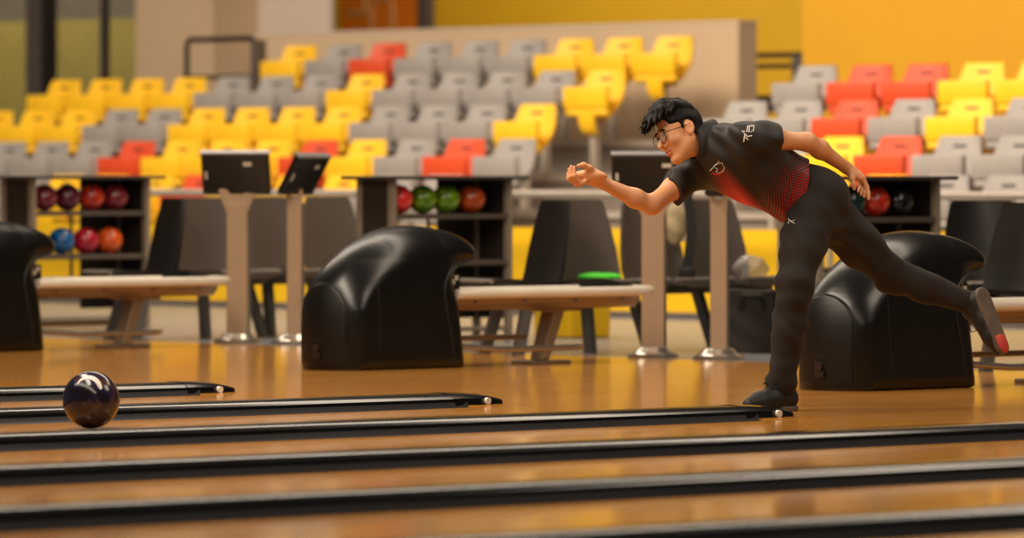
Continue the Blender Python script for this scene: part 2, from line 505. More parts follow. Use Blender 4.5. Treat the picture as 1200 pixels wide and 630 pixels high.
# yellow wall at the right, with a pale strip where it ends
ubox(30.62, 30.9, 27.80, 30.10, 0, 5.5).build('wall_right', M['yellow_wall'], kind='structure')
ubox(30.58, 30.9, 26.5, 27.80, 1.75, 5.5).build('wall_corner', M['beige2'], kind='structure')
ubox(30.62, 30.9, 20.0, 27.80, 0, 1.75).build('wall_right_low', M['yellow_wall'], kind='structure')
# far mustard wall
ubox(39.9, 40.2, 22, 60, 0, 7).build('wall_back', M['mustard'], kind='structure')
# light recess wall and beige column at the left
ubox(32.50, 32.55, 37.67, 39.75, 0, 6).build('wall_recess', M['beige2'], kind='structure')
ubox(32.00, 32.50, 38.64, 39.72, 0, 6).build('wall_column', M['beige'], kind='structure')
# window wall left of the column
def window(n, w0, w1):
    r = ubox(32.15, 32.19, w0, w0 + .06, 1.2, 6).build('window_%d' % n, M['frame'], kind='structure')
    ubox(32.15, 32.19, w1 - .04, w1, 1.2, 6).build('window_frame', M['frame_dark'], r)
    ubox(32.12, 32.20, w0 + .07, w1 - .07, 1.2, 1.3).build('window_frame', M['frame'], r)
    ubox(32.12, 32.20, w0 + .07, w1 - .07, 5.9, 6).build('window_frame', M['frame'], r)
    ubox(32.15, 32.17, w0 + .07, w1 - .07, 1.3, 5.9).build('pane', M['glass'], r)
window(1, 39.72, 40.36); window(2, 40.36, 41.12); window(3, 41.36, 43.2)
ubox(32.10, 32.16, 41.12, 41.20, 0, 6).build('trim_3', M['frame_dark'], kind='structure')
ubox(32.06, 32.12, 41.20, 41.38, 0, 6).build('trim_4', M['frame'], kind='structure')
ubox(32.0, 32.06, 41.22, 41.27, 1.55, 1.75).build('trim_5', M['frame'], kind='structure')
ubox(35.6, 35.8, 43.9, 52.0, 0, 2.50).build('wall_lobby', M['olive'], kind='structure')
ubox(35.62, 35.8, 43.9, 52.0, 2.50, 6).build('wall_lobby_upper', M['dim'], kind='structure')

# orange door with its frame in the far wall
dr = ubox(39.82, 39.9, 44.75, 45.98, 0, 4.2).build('door_1', M['orange_door'], kind='structure')
ubox(39.80, 39.9, 44.57, 44.71, 0, 4.2).build('door_frame', M['frame'], dr)
ubox(39.81, 39.9, 44.71, 44.75, 0, 4.2).build('door_frame_edge', M['frame_dark'], dr)
# faded vertical lettering strokes on the door, too blurred in the photo to read
def stroke(w, z, pts, wd=.035):
    mb = MB()
    for (a, b), (c, d) in zip(pts, pts[1:]):
        mb.tube([V(39.815, w - a, z + b), V(39.815, w - c, z + d)], wd / 2, 6)
    return mb.build('lettering', M['label_pale'], dr)
stroke(45.86, 2.66, [(0, 0), (.28, 0), (.28, .2), (0, .2), (0, .4), (.28, .4)], .05)
stroke(45.48, 2.40, [(0, 0), (0, .34), (.2, .42), (.34, .34), (.34, 0)], .05)

# dark railing at the gap between the parapet and the right wall
gr = empty('gap_railing', V(33.0, 32.2, 0), 'dark steel railing in the gap between beige parapet and yellow wall', 'railing')
def lbox(o, u0, u1, w0, w1, z0, z1):
    ox, oy, oz = o.location
    return MB().box(u0 - OU - ox, u1 - OU - ox, w0 - OW - oy, w1 - OW - oy, z0 - oz, z1 - oz)
lbox(gr, 32.96, 33.04, 31.4, 33.4, 1.90, 1.945).build('rail', M['frame_dark'], gr)
lbox(gr, 32.96, 33.04, 31.4, 33.4, 1.815, 1.855).build('rail', M['frame_dark'], gr)
lbox(gr, 32.94, 33.06, 32.36, 32.50, 0, 1.92).build('post', M['frame'], gr)
lbox(gr, 32.92, 33.10, 32.25, 33.6, 1.46, 1.60).build('base_rail', M['frame_dark'], gr)
# handrail at the left end of the parapet
hr = empty('handrail', V(30.6, 36.85, row_z(2)), 'brown metal tube handrail in front of the beige column', 'handrail')
zz = row_z(2)
MB().tube([(0, .45, 0), (0, .45, 2.04 - zz), (0, .42, 2.085 - zz), (0, -.40, 2.085 - zz), (0, -.44, 2.06 - zz), (0, -.45, 2.0 - zz), (0, -.45, 0)], .024, 12).build('tube_frame', M['frame_dark'], hr, smooth='auto')
MB().tube([(0, .45, 1.77 - zz), (0, -.45, 1.77 - zz)], .018, 10).build('lower_bar', M['frame_dark'], hr, smooth='auto')
MB().box(-.06, .06, -.51, -.45, 0, 2.07 - zz).build('end_post', M['frame'], hr)
# long pale rail in front of the tribune
rl = empty('front_rail', V(26.5, 30, 0), 'long pale metal rail running in front of the lowest seats', 'railing')
MB().tube([(0, -12, .83), (0, 22, .83)], .028, 12).build('rail', M['rail_metal'], rl, smooth='auto')
for w in (-8.4, -4.2, -.1, 3.1, 6.6, 10.4, 14.0):
    MB().tube([(0, w, 0), (0, w, .83)], .02, 8).build('rail_post', M['rail_metal'], rl, smooth='auto')

# ---------------------------------------------------------------- tribune seats
def seat_meshes():
    """one seat at the origin, facing -x, floor level of its platform at z = 0"""
    out = {}
    def lean(z): return .02 + .10 * (z - .42) / .38
    prof = [(.80, .178), (.785, .183), (.72, .205), (.66, .218), (.60, .218), (.54, .20), (.48, .155), (.43, .10), (.415, .085)]
    rings = []
    for z, hw in prof:
        x = lean(z); row = []
        for t in range(9):
            y = -1 + 2 * t / 8
            row.append((x + .02 * (1 - y * y), y * hw, z))
        back = [(p[0] + .032, p[1], p[2]) for p in row[::-1]]
        rings.append(row + back)
    out['backrest'] = MB().loft(rings)
    mb = MB()
    mb.prism([(lean(.742) + .012, -.06, .742), (lean(.742) + .012, .06, .742), (lean(.726) + .012, .06, .726), (lean(.726) + .012, -.06, .726)], (.012, 0, 0))
    out['grip_slot'] = mb
    out['seat_pan'] = MB().box(-.115, -.065, -.235, .235, .505, .672, .010)
    for sgn in (-1, 1):
        out['hinge_barrel' + ('' if sgn < 0 else ' ')] = MB().tube([(-.075, sgn * .075, .474), (-.075, sgn * .10, .474), (-.075, sgn * .205, .474), (-.075, sgn * .225, .474)], [.028, .034, .034, .024], 14)
    rings = []
    for z, x, hw in ((.51, -.10, .085), (.46, -.105, .082), (.40, -.10, .078), (.35, -.085, .074), (.315, -.06, .066), (.30, -.03, .055)):
        rings.append([(x, -hw, z), (x, hw, z), (x + .035, hw, z + .006), (x + .035, -hw, z + .006)])
    out['front_tongue'] = MB().loft(rings)
    mb = MB(); mb.box(-.03, .03, -.022, .022, 0, .45); mb.box(-.06, .06, -.06, .06, 0, .012)
    out['seat_post'] = mb
    return out
SEAT_PROTO = {}
def seat_proto(color):
    root = bpy.data.objects.new('stadium_seat', None); COL.objects.link(root)
    pm = M['seat_' + color]
    for name, mb in seat_meshes().items():
        m = pm
        if name == 'grip_slot': m = M['slot']
        if name == 'seat_post': m = M['nosing']
        mb.build(name.strip(), m, root, smooth='auto', bevel=.006 if name in ('backrest', 'front_tongue') else 0)
    return root
CN = {'Y': 'yellow', 'G': 'gray', 'R': 'red'}
WORD = {'Y': 'yellow', 'G': 'grey', 'R': 'orange-red'}
ORD = ['first', 'second', 'third', 'fourth', 'fifth', 'sixth', 'seventh', 'eighth', 'ninth', 'tenth', 'eleventh', 'twelfth', 'thirteenth', 'fourteenth']
protos_used = {}
def put_seat(c, u, w, z, label, group):
    if c not in protos_used:
        protos_used[c] = seat_proto(CN[c]); o = protos_used[c]
    else:
        o = copy_tree(protos_used[c])
    o.location = V(u - .13, w, z)
    tag(o, label, 'seat', group)
rows = {2: ('top', 'YGRGGGYYY', 8), 1: ('second from top', 'YYYYGGGYGGGGY', 12), 0: ('middle', 'YYYGGYYYYGGGY', 12),
        -1: ('second from bottom', 'GGGRYYYRYGRG', 10), -2: ('lowest', 'GYYYRYYYGG', 8)}
for m, (rn, cs, k0) in rows.items():
    for i, c in enumerate(cs):
        k = k0 - i
        u = row_u(m); w = 31.70 + .55 * k - .18
        put_seat(c, u, w, row_z(m), '%s seat, %s from the left in the %s row, left tribune block' % (WORD[c], ORD[i], rn),
                 'tip-up seats of the left tribune block')
rrows = {1: ('top', 'GRRYY', 0), 0: ('second', 'GGRGYG', 0), -1: ('third', 'GYRGG', 2), -2: ('lowest', 'YYGG', 4)}
for m, (rn, cs, j0) in rrows.items():
    for i, c in enumerate(cs):
        u = row_u(m); w = 29.48 - .55 * (j0 + i) - .18
        put_seat(c, u, w, row_z(m), '%s seat, %s from the left in the %s row, right tribune block' % (WORD[c], ORD[i], rn),
                 'tip-up seats of the right tribune block')

# ---------------------------------------------------------------- ball racks under counters
def ball_rack(w_near, u_near, label):
    r = empty('ball_rack', V(u_near, w_near, 0), label, 'ball rack', 'counter topped ball racks')
    L, Wd, H = .94, .32, .955
    MB().box(-.07, L + .08, -.06, Wd + .06, H - .022, H, .006).build('counter_top', M['counter_top'], r)
    for x in (0, L - .035):
        for y in (0, Wd - .045):
            MB().box(x, x + .035, y, y + .045, 0, H - .022, .004).build('leg', M['rack_leg'], r)
    MB().box(.008, .022, .045, Wd - .045, .12, H - .022).build('end_panel', M['rack_panel'], r)
    MB().box(L - .022, L - .008, .045, Wd - .045, .12, H - .022).build('end_panel', M['rack_panel'], r)
    MB().box(L - .32, L - .035, Wd - .02, Wd - .008, .12, H - .022).build('back_panel', M['rack_panel'], r)
    MB().box(.035, .25, Wd - .02, Wd - .008, .12, .70).build('back_panel', M['rack_panel'], r)
    for z in (.735, .465):
        MB().box(.035, L - .035, .0, Wd - .01, z - .03, z, .004).build('shelf', M['shelf'], r)
    MB().box(.035, L - .035, .0, Wd - .01, .20, .22, .003).build('shoe_shelf', M['shelf'], r)
    MB().tube([(.0, .02, .065), (L, .02, .065)], .014, 8).build('floor_bar', M['rack_leg'], r, smooth='auto')
    MB().tube([(.55, Wd - .01, .22), (.55, Wd - .01, .735)], .011, 8).build('back_post', M['rack_leg'], r, smooth='auto')
    return r
RU = 21.9
RW = {'left': 28.20, 'middle': 24.83, 'right': 21.40}
for k, lab in (('left', 'dark topped ball rack at the left, holding red balls above a blue one'),
               ('middle', 'dark topped ball rack behind the middle ball return, holding two green balls'),
               ('right', 'dark topped ball rack partly behind the bowler, below his hanging hand')):
    ball_rack(RW[k], RU, lab)
BR = .084
def rack_ball(k, x, shelf, c1, c2, label):
    n = 'ball_%02x%02x%02x' % c1
    z = .735 if shelf else .465
    o = empty('bowling_ball', V(RU + x, RW[k] + .09, z), label, 'bowling ball', 'balls on the racks')
    MB().ball((0, 0, BR), BR, 28).build('shell', ball_mat(n, c1, c2, 14), o, smooth=True)
    for a, b in ((-.3, .5), (-.1, .6), (-.12, .35)):
        d = Vector((a - .25, -.75, b)).normalized()
        MB().tube([Vector((0, 0, BR)) + d * (BR - .004), Vector((0, 0, BR)) + d * (BR + .0006)], .007, 10).build('finger_hole', M['slot'], o)
rack_ball('left', .165, 1, (96, 22, 34), (140, 40, 58), 'dark red bowling ball at the left end of the upper shelf, left rack')
rack_ball('left', .345, 1, (66, 12, 26), (112, 30, 66), 'dark maroon bowling ball, second from left on the upper shelf of the left rack')
rack_ball('left', .535, 1, (150, 18, 20), (218, 66, 20), 'red bowling ball with orange swirl, third on upper shelf of the left rack')
rack_ball('left', .725, 1, (96, 16, 28), (150, 40, 56), 'wine red bowling ball at the right end of the upper shelf, left rack')
rack_ball('left', .300, 0, (8, 66, 120), (24, 112, 176), 'blue bowling ball on the lower shelf of the left rack')
rack_ball('left', .490, 0, (146, 10, 32), (196, 30, 60), 'crimson bowling ball between the blue and orange balls on the left rack')
rack_ball('left', .680, 0, (196, 70, 14), (226, 100, 30), 'plain orange bowling ball on the lower shelf of the left rack')
rack_ball('middle', .125, 1, (206, 34, 30), (232, 70, 60), 'bright red bowling ball at the left end of the middle rack')
rack_ball('middle', .310, 1, (62, 104, 8), (128, 156, 24), 'green bowling ball beside the red one on the middle rack')
rack_ball('middle', .490, 1, (66, 110, 8), (132, 164, 26), 'green bowling ball beside the orange one on the middle rack')
rack_ball('middle', .690, 1, (150, 52, 10), (200, 84, 22), 'burnt orange bowling ball at the right end of the middle rack')
rack_ball('right', .155, 1, (8, 70, 120), (20, 100, 150), 'teal blue bowling ball beside the bowler, left end of the right rack')
rack_ball('right', .330, 1, (6, 26, 40), (8, 66, 40), 'dark blue and green bowling ball under the hanging hand, right rack')
rack_ball('right', .515, 1, (176, 30, 20), (226, 70, 40), 'fiery red bowling ball in the middle of the right rack')
rack_ball('right', .700, 1, (12, 12, 14), (30, 30, 32), 'black bowling ball at the right end of the right rack')
# shoes stored at the bottom of the left rack
def shoe_pair_mesh():
    f = lambda P: smin(smin(s_cone(P, (0, 0, .035), (.10, 0, .03), .036, .03), s_cone(P, (0, 0, .04), (-.01, 0, .075), .036, .034), .03), s_cone(P, (.1, 0, .028), (.13, 0, .026), .028, .026), .02)
    g = lambda P: smax(f(P), -P[:, 2] + .0, .004)
    return g
for i, (x, lab) in enumerate(((.28, 'white shoe on the bottom shelf of the left rack, left of the pair'), (.40, 'white shoe on the bottom shelf of the left rack, right of the pair'))):
    o = empty('bowling_shoe', V(RU + x, RW['left'] + .12, .22), lab, 'shoe', 'white shoes in the left rack', R(-95 + 10 * i))
    net_obj('upper', shoe_pair_mesh(), (-.08, -.08, -.02), (.2, .08, .14), .006, M['white_thing'], o)
    MB().prism([(-.04, -.03, 0), (.14, -.028, 0), (.15, 0, 0), (.14, .028, 0), (-.04, .03, 0)], (0, 0, .008)).build('sole', M['shelf'], o)

# ---------------------------------------------------------------- ball returns
def hood_sdf():
    # side profile (x along u, z), counter-clockwise
    up = [(-.005, 0), (-.012, .16), (-.004, .30), (.03, .41), (.10, .51), (.20, .60), (.31, .665), (.43, .70), (.55, .71), (.66, .70),
          (.76, .672), (.835, .63), (.868, .595), (.872, .555), (.852, .528), (.80, .512), (.745, .485), (.715, .44), (.712, .38), (.735, .20), (.755, 0)]
    up = np.array(up); fine = []
    for i in range(len(up) - 1):
        p0, p1, p2, p3 = up[max(i - 1, 0)], up[i], up[i + 1], up[min(i + 2, len(up) - 1)]
        for t in np.linspace(0, 1, 5)[:-1]:
            fine.append(.5 * (2 * p1 + (p2 - p0) * t + (2 * p0 - 5 * p1 + 4 * p2 - p3) * t * t + (3 * p1 - p0 - 3 * p2 + p3) * t ** 3))
    A = np.array(fine + [up[-1]]); Bp = np.roll(A, -1, axis=0)
    def poly(x, z):
        Q = np.stack([x, z], 1); d = np.full(len(Q), 1e9); ins = np.zeros(len(Q), bool)
        for a, b in zip(A, Bp):
            e = b - a; w = Q - a
            t = np.clip((w @ e) / (e @ e), 0, 1)
            d = np.minimum(d, np.linalg.norm(w - t[:, None] * e, axis=1))
            c = (a[1] > Q[:, 1]) != (b[1] > Q[:, 1])
            with np.errstate(divide='ignore', invalid='ignore'):
                xi = a[0] + (Q[:, 1] - a[1]) * (b[0] - a[0]) / (b[1] - a[1])
            ins ^= c & (Q[:, 0] < xi)
        return np.where(ins, -d, d)
    def f(P):
        x, y, z = P.T
        d2 = poly(x + .045 - .085 * (y / .2) ** 2 * np.clip(1 - x / .45, 0, 1) - .045 * np.clip(x / .3, 0, 1), z)
        # the upper shell is waisted: sides sweep inwards towards the top
        half = .222 + .012 * np.clip((.45 - z) / .45, 0, 1) - .035 * np.clip((z - .42) / .3, 0, 1) ** 1.5
        side = np.abs(y) - half
        # large radius on the shoulder, small one near the floor
        k = .05 + .14 * np.clip((z - .30) / .25, 0, 1) * np.clip(1.0 - (x - .62) / .3, .35, 1)
        d = np.maximum(d2, side)
        h = np.clip(.5 - .5 * (side - d2) / k, 0, 1)
        d = side * (1 - h) + d2 * h + k * h * (1 - h)
        return np.maximum(d, -z) * .9
    return f
HOODF = hood_sdf()
HP, HQ = surface_net(HOODF, (-.10, -.28, -.04), (.96, .28, .80), .009)

HOOD_CACHE = {}
def ball_return(u, w, label):
    r = empty('ball_return', V(u, w, 0), label, 'ball return', 'black hooded ball returns')
    me = bpy.data.meshes.new('hood'); me.from_pydata(HP.tolist(), [], HQ.tolist()); me.update()
    me.materials.append(M['hood'])
    for p in me.polygons: p.use_smooth = True
    hood = put(bpy.data.objects.new('hood', me), r)
    # arched access panel on the front face with its lock
    fz = lambda z: -.016 if z < .3 else -.016 + .034 * ((z - .3) / .11) ** 1.3
    arch = []
    for t in range(21):
        a = math.pi * t / 20
        arch.append((.168 * math.cos(a), .285 + .145 * math.sin(a)))
    pts = [(.172, .03)] + arch + [(-.172, .03)]
    def onfront(y, z, push):
        # march onto the shell from the front
        xs = np.linspace(-.1, .3, 161); P = np.stack([xs, np.full_like(xs, y), np.full_like(xs, z)], 1)
        d = HOODF(P); i = int(np.argmax(d < 0)) if (d < 0).any() else 0
        return (float(xs[i]) - push, y, z)
    seam = [onfront(y, z, .001) for y, z in pts]
    MB().tube(seam, .0045, 6).build('panel_seam', M['seam'], hood, smooth='auto')
    def panel_f(P):
        x, y, z = P.T
        a = np.where(z > .285, np.hypot(y, (z - .285) * .168 / .145) - .166, np.abs(y) - .166)
        return np.maximum(np.maximum(HOODF(P) - .004, a), np.maximum(.032 - z, x - .16))
    if 'panel' not in HOOD_CACHE: HOOD_CACHE['panel'] = surface_net(panel_f, (-.09, -.22, .0), (.2, .22, .50), .007)
    pm = bpy.data.meshes.new('access_panel'); pm.from_pydata(HOOD_CACHE['panel'][0].tolist(), [], HOOD_CACHE['panel'][1].tolist()); pm.update()
    pm.materials.append(M['hood_panel'])
    for p in pm.polygons: p.use_smooth = True
    panel = put(bpy.data.objects.new('access_panel', pm), r)
    y0, z0 = -.02, .105
    rec = []
    for t in range(17):
        a = math.pi * t / 16
        rec.append(onfront(y0 + .034 * math.cos(a), z0 + .02 + .034 * math.sin(a), .005))
    rec += [onfront(y0 - .034, z0 - .045, .005), onfront(y0 + .034, z0 - .045, .005)]
    MB().prism(rec, (-.002, 0, 0)).build('lock_recess', M['seam'], panel)
    c = onfront(y0, z0 + .005, .006)
    MB().tube([(c[0] + .004, c[1], c[2]), (c[0] - .012, c[1], c[2])], .021, 16).build('lock', M['lock'], panel, smooth='auto')
    MB().box(c[0] - .006, c[0], c[1] - .026, c[1] + .026, z0 - .045, z0 - .014).build('lock_plate', M['lock'], panel)
    # seams of the side shell: mouth moulding and edge line of the nose
    def onside(x, z, push=.001, sg=-1):
        ys = np.linspace(-.3, .0, 241); P = np.stack([np.full_like(ys, x), ys, np.full_like(ys, z)], 1)
        d = HOODF(P); i = int(np.argmax(d < 0))
        return (x, -sg * (float(ys[i]) - push) if sg > 0 else float(ys[i]) - push, z)
    path = [(.845, .545), (.79, .537), (.735, .52), (.68, .495), (.635, .46), (.61, .415), (.605, .36), (.62, .28), (.65, .15), (.672, .02)]
    MB().tube([onside(x, z) for x, z in path], .0055, 6).build('mouth_seam', M['seam'], hood, smooth='auto')
    path = [(.155, .48), (.168, .40), (.172, .30), (.176, .15), (.18, .02)]
    MB().tube([onside(x, z) for x, z in path], .003, 6).build('shell_seam', M['seam'], hood, smooth='auto')
    # rounded nose collar where the balls come out
    rg = []
    for s_, dx in ((1.0, 0), (1.04, .012), (1.03, .034), (.93, .05), (.80, .052)):
        ring_ = []
        for t in range(20):
            a = 2 * math.pi * t / 20
            ring_.append((.842 + dx - .0 + .035 * math.cos(a) * 0, .118 * s_ * math.cos(a), .575 + .048 * s_ * math.sin(a)))
        rg.append(ring_)
    MB().loft(rg).build('nose_collar', M['hood'], r, smooth='auto')
    # warning labels beside the mouth
    for i, (x, z, m) in enumerate(((.716, .408, 'sticker_blue'), (.735, .425, 'sticker'), (.757, .445, 'sticker'))):
        MB().box(x - .001, x + .022, -.13 - .004, -.13, z - .010, z + .014).build('sticker', M[m], r, label='small pale rectangle')
    MB().box(.70, .80, -.13, .13, .36, .47, .01).build('mouth_block', M['seam'], r)
    # rack: two cream rails around a bronze tray
    zt = .366
    x0, x1 = .72, 2.16
    path = [(x0, -.19, zt)] + [(x, -.19, zt) for x in (1.2, 1.7, x1 - .16)]
    for t in range(1, 10):
        a = -math.pi / 2 + math.pi * t / 9
        path.append((x1 - .16 + .15 * math.cos(a), .19 * math.sin(a), zt))
    path += [(1.7, .19, zt), (1.2, .19, zt), (x0, .19, zt)]
    MB().tube(path, .026, 14).build('rack_rail', M['rail'], r, smooth='auto')
    rings = []
    for x, k in ((x0, 1), (x0 + .1, 1), (1.5, 1), (x1 - .22, .95), (x1 - .08, .55)):
        rings.append([(x, -.18 * k, zt - .014), (x, -.165 * k, zt - .05), (x, -.10 * k, zt - .085), (x, .10 * k, zt - .085), (x, .165 * k, zt - .05), (x, .18 * k, zt - .014),
                      (x, .15 * k, zt - .02), (x, -.15 * k, zt - .02)])
    tray = MB().loft(rings).build('rack_tray', M['tray'], r, smooth='auto')
    for x in (.86, 1.20, 1.55, 1.88):
        MB().tube([(x, -.172, zt - .043), (x, -.180, zt - .043)], .008, 10).build('bolt', M['chrome'], tray)
    MB().box(.85, 2.0, -.13, .13, zt - .018, zt + .008, .006).build('rubber_pad', M['strap'], r)
    MB().loft([[(1.85, -.12, zt + .005), (1.85, .12, zt + .005), (1.85, .12, zt + .06), (1.85, -.12, zt + .06)],
               [(2.06, -.12, zt + .005), (2.06, .12, zt + .005), (2.06, .12, zt + .014), (2.06, -.12, zt + .014)]]).build('end_stop', M['strap'], r)
    # leaning leg with foot plate
    MB().loft([[(1.43, -.045, .018), (1.49, -.045, .018), (1.49, .045, .018), (1.43, .045, .018)],
               [(1.52, -.05, zt - .08), (1.60, -.05, zt - .08), (1.60, .05, zt - .08), (1.52, .05, zt - .08)]]).build('leg', M['tray'], r, bevel=.008)
    MB().box(1.44, 1.68, -.08, .08, zt - .10, zt - .08, .006).build('leg_bracket', M['tray'], r)
    MB().box(1.34, 1.60, -.09, .09, 0, .018, .005).build('foot_plate', M['chrome'], r)
    # low foot rails
    MB().tube([(.74, -.19, .105), (1.0, -.20, .085), (1.55, -.18, .085), (1.66, -.10, .085)], .016, 10).build('foot_rail', M['chrome'], r, smooth='auto')
    MB().tube([(.74, .10, .135), (1.45, .10, .135)], .014, 10).build('foot_rail', M['tray'], r, smooth='auto')
    return r
ball_return(18.53, 21.53, 'black hooded ball return in the middle of the photo, a cream rack behind it')
ball_return(18.45, 17.99, "black hooded ball return behind the bowler's trailing leg")
ball_return(18.66, 25.10, 'black hooded ball return cut off by the left edge of the photo')

# ---------------------------------------------------------------- score consoles
def console(px, py, d, ang, label, lean=R(24), wide=.40, tall=.27, roll=0, wpost=.12):
    p = pix(px, py, d); p.z = 0
    r = empty('score_console', p, label, 'score console', 'score consoles on metal posts')
    # post: an upright of two metals, turned with the building
    a = Vector((CS, -SN, 0)); b = Vector((SN, CS, 0))   # picture right, away
    def bar(x0, x1, y0, y1, z0, z1, m, name, par=r, bev=.006):
        mb = MB(); mb.box(x0, x1, y0, y1, z0, z1, bev)
        o = mb.build(name, m, par); return o
    bar(-wpost / 2, wpost / 2, -.035, .035, .03, .80, M['post'], 'post')
    bar(-wpost / 2 + .01, wpost / 2 + .014, .035, .065, .03, .80, M['post_side'], 'post_back')
    MB().lathe([(.0, 0), (.135, 0), (.135, .016), (.10, .028), (.082, .05), (.06, .058), (0, .058)], 28).build('base_plate', M['chrome'], r, smooth='auto')
    # forked yoke
    yk = MB()
    yw = .105 if wpost > .1 else wpost / 2 + .005
    yk.prism([(-wpost / 2, -.03, .74), (wpost / 2, -.03, .74), (yw, -.03, .86), (yw, -.03, .88), (yw * .62, -.03, .88), (.02, -.03, .835), (-.02, -.03, .835), (-yw * .62, -.03, .88), (-yw, -.03, .88), (-yw, -.03, .86)], (0, .06, 0))
    yoke = yk.build('yoke', M['post'], r, bevel=.004)
    # display
    Rm = Matrix.Rotation(ang, 4, 'Z') @ Matrix.Rotation(roll, 4, 'Y') @ Matrix.Rotation(lean, 4, 'X')
    mb = MB(); mb.box(-wide / 2, wide / 2, -.022, .022, 0, tall, .012)
    bmesh.ops.transform(mb.bm, matrix=Matrix.Translation((0, 0, .855)) @ Rm, verts=mb.bm.verts)
    mon = mb.build('monitor', M['monitor'], r)
    mb = MB(); mb.box(-wide / 2 - .003, wide / 2 + .003, -.024, .024, tall - .004, tall + .006, .002)  # pale strip put in for the highlight along the display's top edge
    bmesh.ops.transform(mb.bm, matrix=Matrix.Translation((0, 0, .855)) @ Rm, verts=mb.bm.verts)
    mb.build('top_highlight', M['edge_highlight'], mon)
    mb = MB(); mb.box(wide * .12, wide * .24, -.026, -.02, tall * .70, tall * .79, .001)  # two small pale rectangles on the display face
    bmesh.ops.transform(mb.bm, matrix=Matrix.Translation((0, 0, .855)) @ Rm, verts=mb.bm.verts)
    mb.build('sticker', M['sticker'], mon, label='small pale rectangle')
    mb = MB(); mb.box(-wide * .45, -wide * .415, -.026, -.02, tall * .38, tall * .56, .001)
    bmesh.ops.transform(mb.bm, matrix=Matrix.Translation((0, 0, .855)) @ Rm, verts=mb.bm.verts)
    mb.build('sticker', M['sticker'], mon, label='small pale rectangle')
    # post and yoke follow the row of consoles
    r.rotation_euler = (0, 0, -TH)
    return r
console(278, 402, 33.0, R(-6), 'score console at far left of the four, its black display turned to the camera', R(20), .395, .25, 0)
console(345, 402, 32.8, R(62), 'narrow score console right beside the far left one, display seen edge-on', R(30), .36, .25, R(0), .085)
console(765, 418, 30.4, R(-4), "score console behind the bowler's forearm, black display turned to the camera", R(18), .43, .23, 0)
console(842, 420, 30.1, R(62), "score console partly behind the bowler's chest, only its post in view", R(30), .30, .16, R(0), .085)

# ---------------------------------------------------------------- lounge chairs
def chair_proto(m, edge):
    r = bpy.data.objects.new('lounge_chair', None); COL.objects.link(r)
    # faces -y: the back stands at y = .2, x is across
    rings = []
    for z, hw, y in ((.36, .225, .18), (.44, .235, .205), (.56, .225, .225), (.70, .20, .25), (.80, .175, .27), (.825, .16, .275)):
        row = [(hw * t / 5, y - .05 * abs(t / 5) ** 2.2, z) for t in range(-5, 6)]
        rings.append(row + [(p[0], p[1] + .022, p[2]) for p in row[::-1]])
    MB().loft(rings).build('backrest', m, r, smooth='auto')
    rings = []
    for y, hw, z in ((.21, .225, .375), (.05, .235, .385), (-.12, .235, .395), (-.22, .225, .395), (-.26, .20, .38)):
        rings.append([(-hw, y, z + .012), (-hw * .5, y, z), (hw * .5, y, z), (hw, y, z + .012), (hw, y, z - .014), (hw * .5, y, z - .03), (-hw * .5, y, z - .03), (-hw, y, z - .014)])
    MB().loft(rings).build('seat', m, r, smooth='auto')
    MB().tube([(-.225, -.245, .392), (.225, -.245, .392)], .011, 8).build('seat_edge', edge, r, smooth='auto')
    MB().box(-.24, .24, -.03, .03, .31, .355, .005).build('beam', M['chair_leg'], r)
    for s in (-1, 1):
        MB().loft([[(s * .17 - .022, -.03, .33), (s * .17 + .022, -.03, .33), (s * .17 + .022, .03, .33), (s * .17 - .022, .03, .33)],
                   [(s * .22 - .022, -.12, 0), (s * .22 + .022, -.12, 0), (s * .22 + .022, -.06, 0), (s * .22 - .022, -.06, 0)]]).build('leg', M['chair_leg'], r)
    return r
CH = {'t': None, 'd': None}
def chair(u, w, rz, kind, label):
    if CH[kind] is None:
        CH[kind] = chair_proto(M['chair' if kind == 't' else 'chair_dark'], M['chair_edge']); o = CH[kind]
    else: o = copy_tree(CH[kind])
    o.location = V(u, w, 0); o.rotation_euler = (0, 0, rz)
    tag(o, label, 'chair', 'moulded lounge chairs')
for bank, (u0, w0) in {'left': (21.38, 26.30), 'middle': (21.16, 22.78), 'right': (21.12, 19.36)}.items():
    where = {'left': 'behind the left pair of consoles', 'middle': 'behind the consoles near the bowler', 'right': 'at the right edge of the photo'}[bank]
    chair(u0 - .20, w0 - .02, R(-108), 'd', 'black lounge chair turned to the lanes, ' + where)
    for i in range(3 if bank != 'right' else 1):
        chair(u0 + .37 + .50 * i, w0 - .14, 0, 't', 'taupe lounge chair, %s in the row %s' % (('first', 'second', 'third')[i], where))
chair(22.55, 20.74, R(-30), 'd', 'black lounge chair behind the right ball rack, beside the bright rail')

# ---------------------------------------------------------------- loose things
# yellow bin with white bundles
bn = empty('yellow_bin', V(23.3, 24.85, 0), 'tall yellow bin with white bundles on top, right of the middle rack', 'bin')
MB().box(-.13, .20, -.16, .16, 0, .66, .012).build('body', M['bin'], bn)
MB().box(-.135, .205, -.165, .165, .635, .662, .006).build('rim', M['bin'], bn)
for i, (x, lab) in enumerate(((-.085, 'white crumpled bundle on the yellow bin, the one nearest the rack'), (.035, 'white crumpled bundle on the yellow bin, middle of three'), (.155, 'white crumpled bundle on the yellow bin, the one nearest the chairs'))):
    f = lambda P, i=i: s_ell(P, (0, 0, .05), np.eye(3), (.055, .06, .052)) + .006 * np.sin(P[:, 0] * 90 + i) * np.sin(P[:, 2] * 80) * np.cos(P[:, 1] * 70)
    o = net_obj('white_bundle', lambda P, f=f: np.maximum(f(P), -P[:, 2]), (-.09, -.09, -.01), (.09, .09, .13), .006, M['white_thing'],
                label=lab, cat='bundle', group='white bundles on the yellow bin')
    o.location = V(23.3 + x, 24.80, .662)
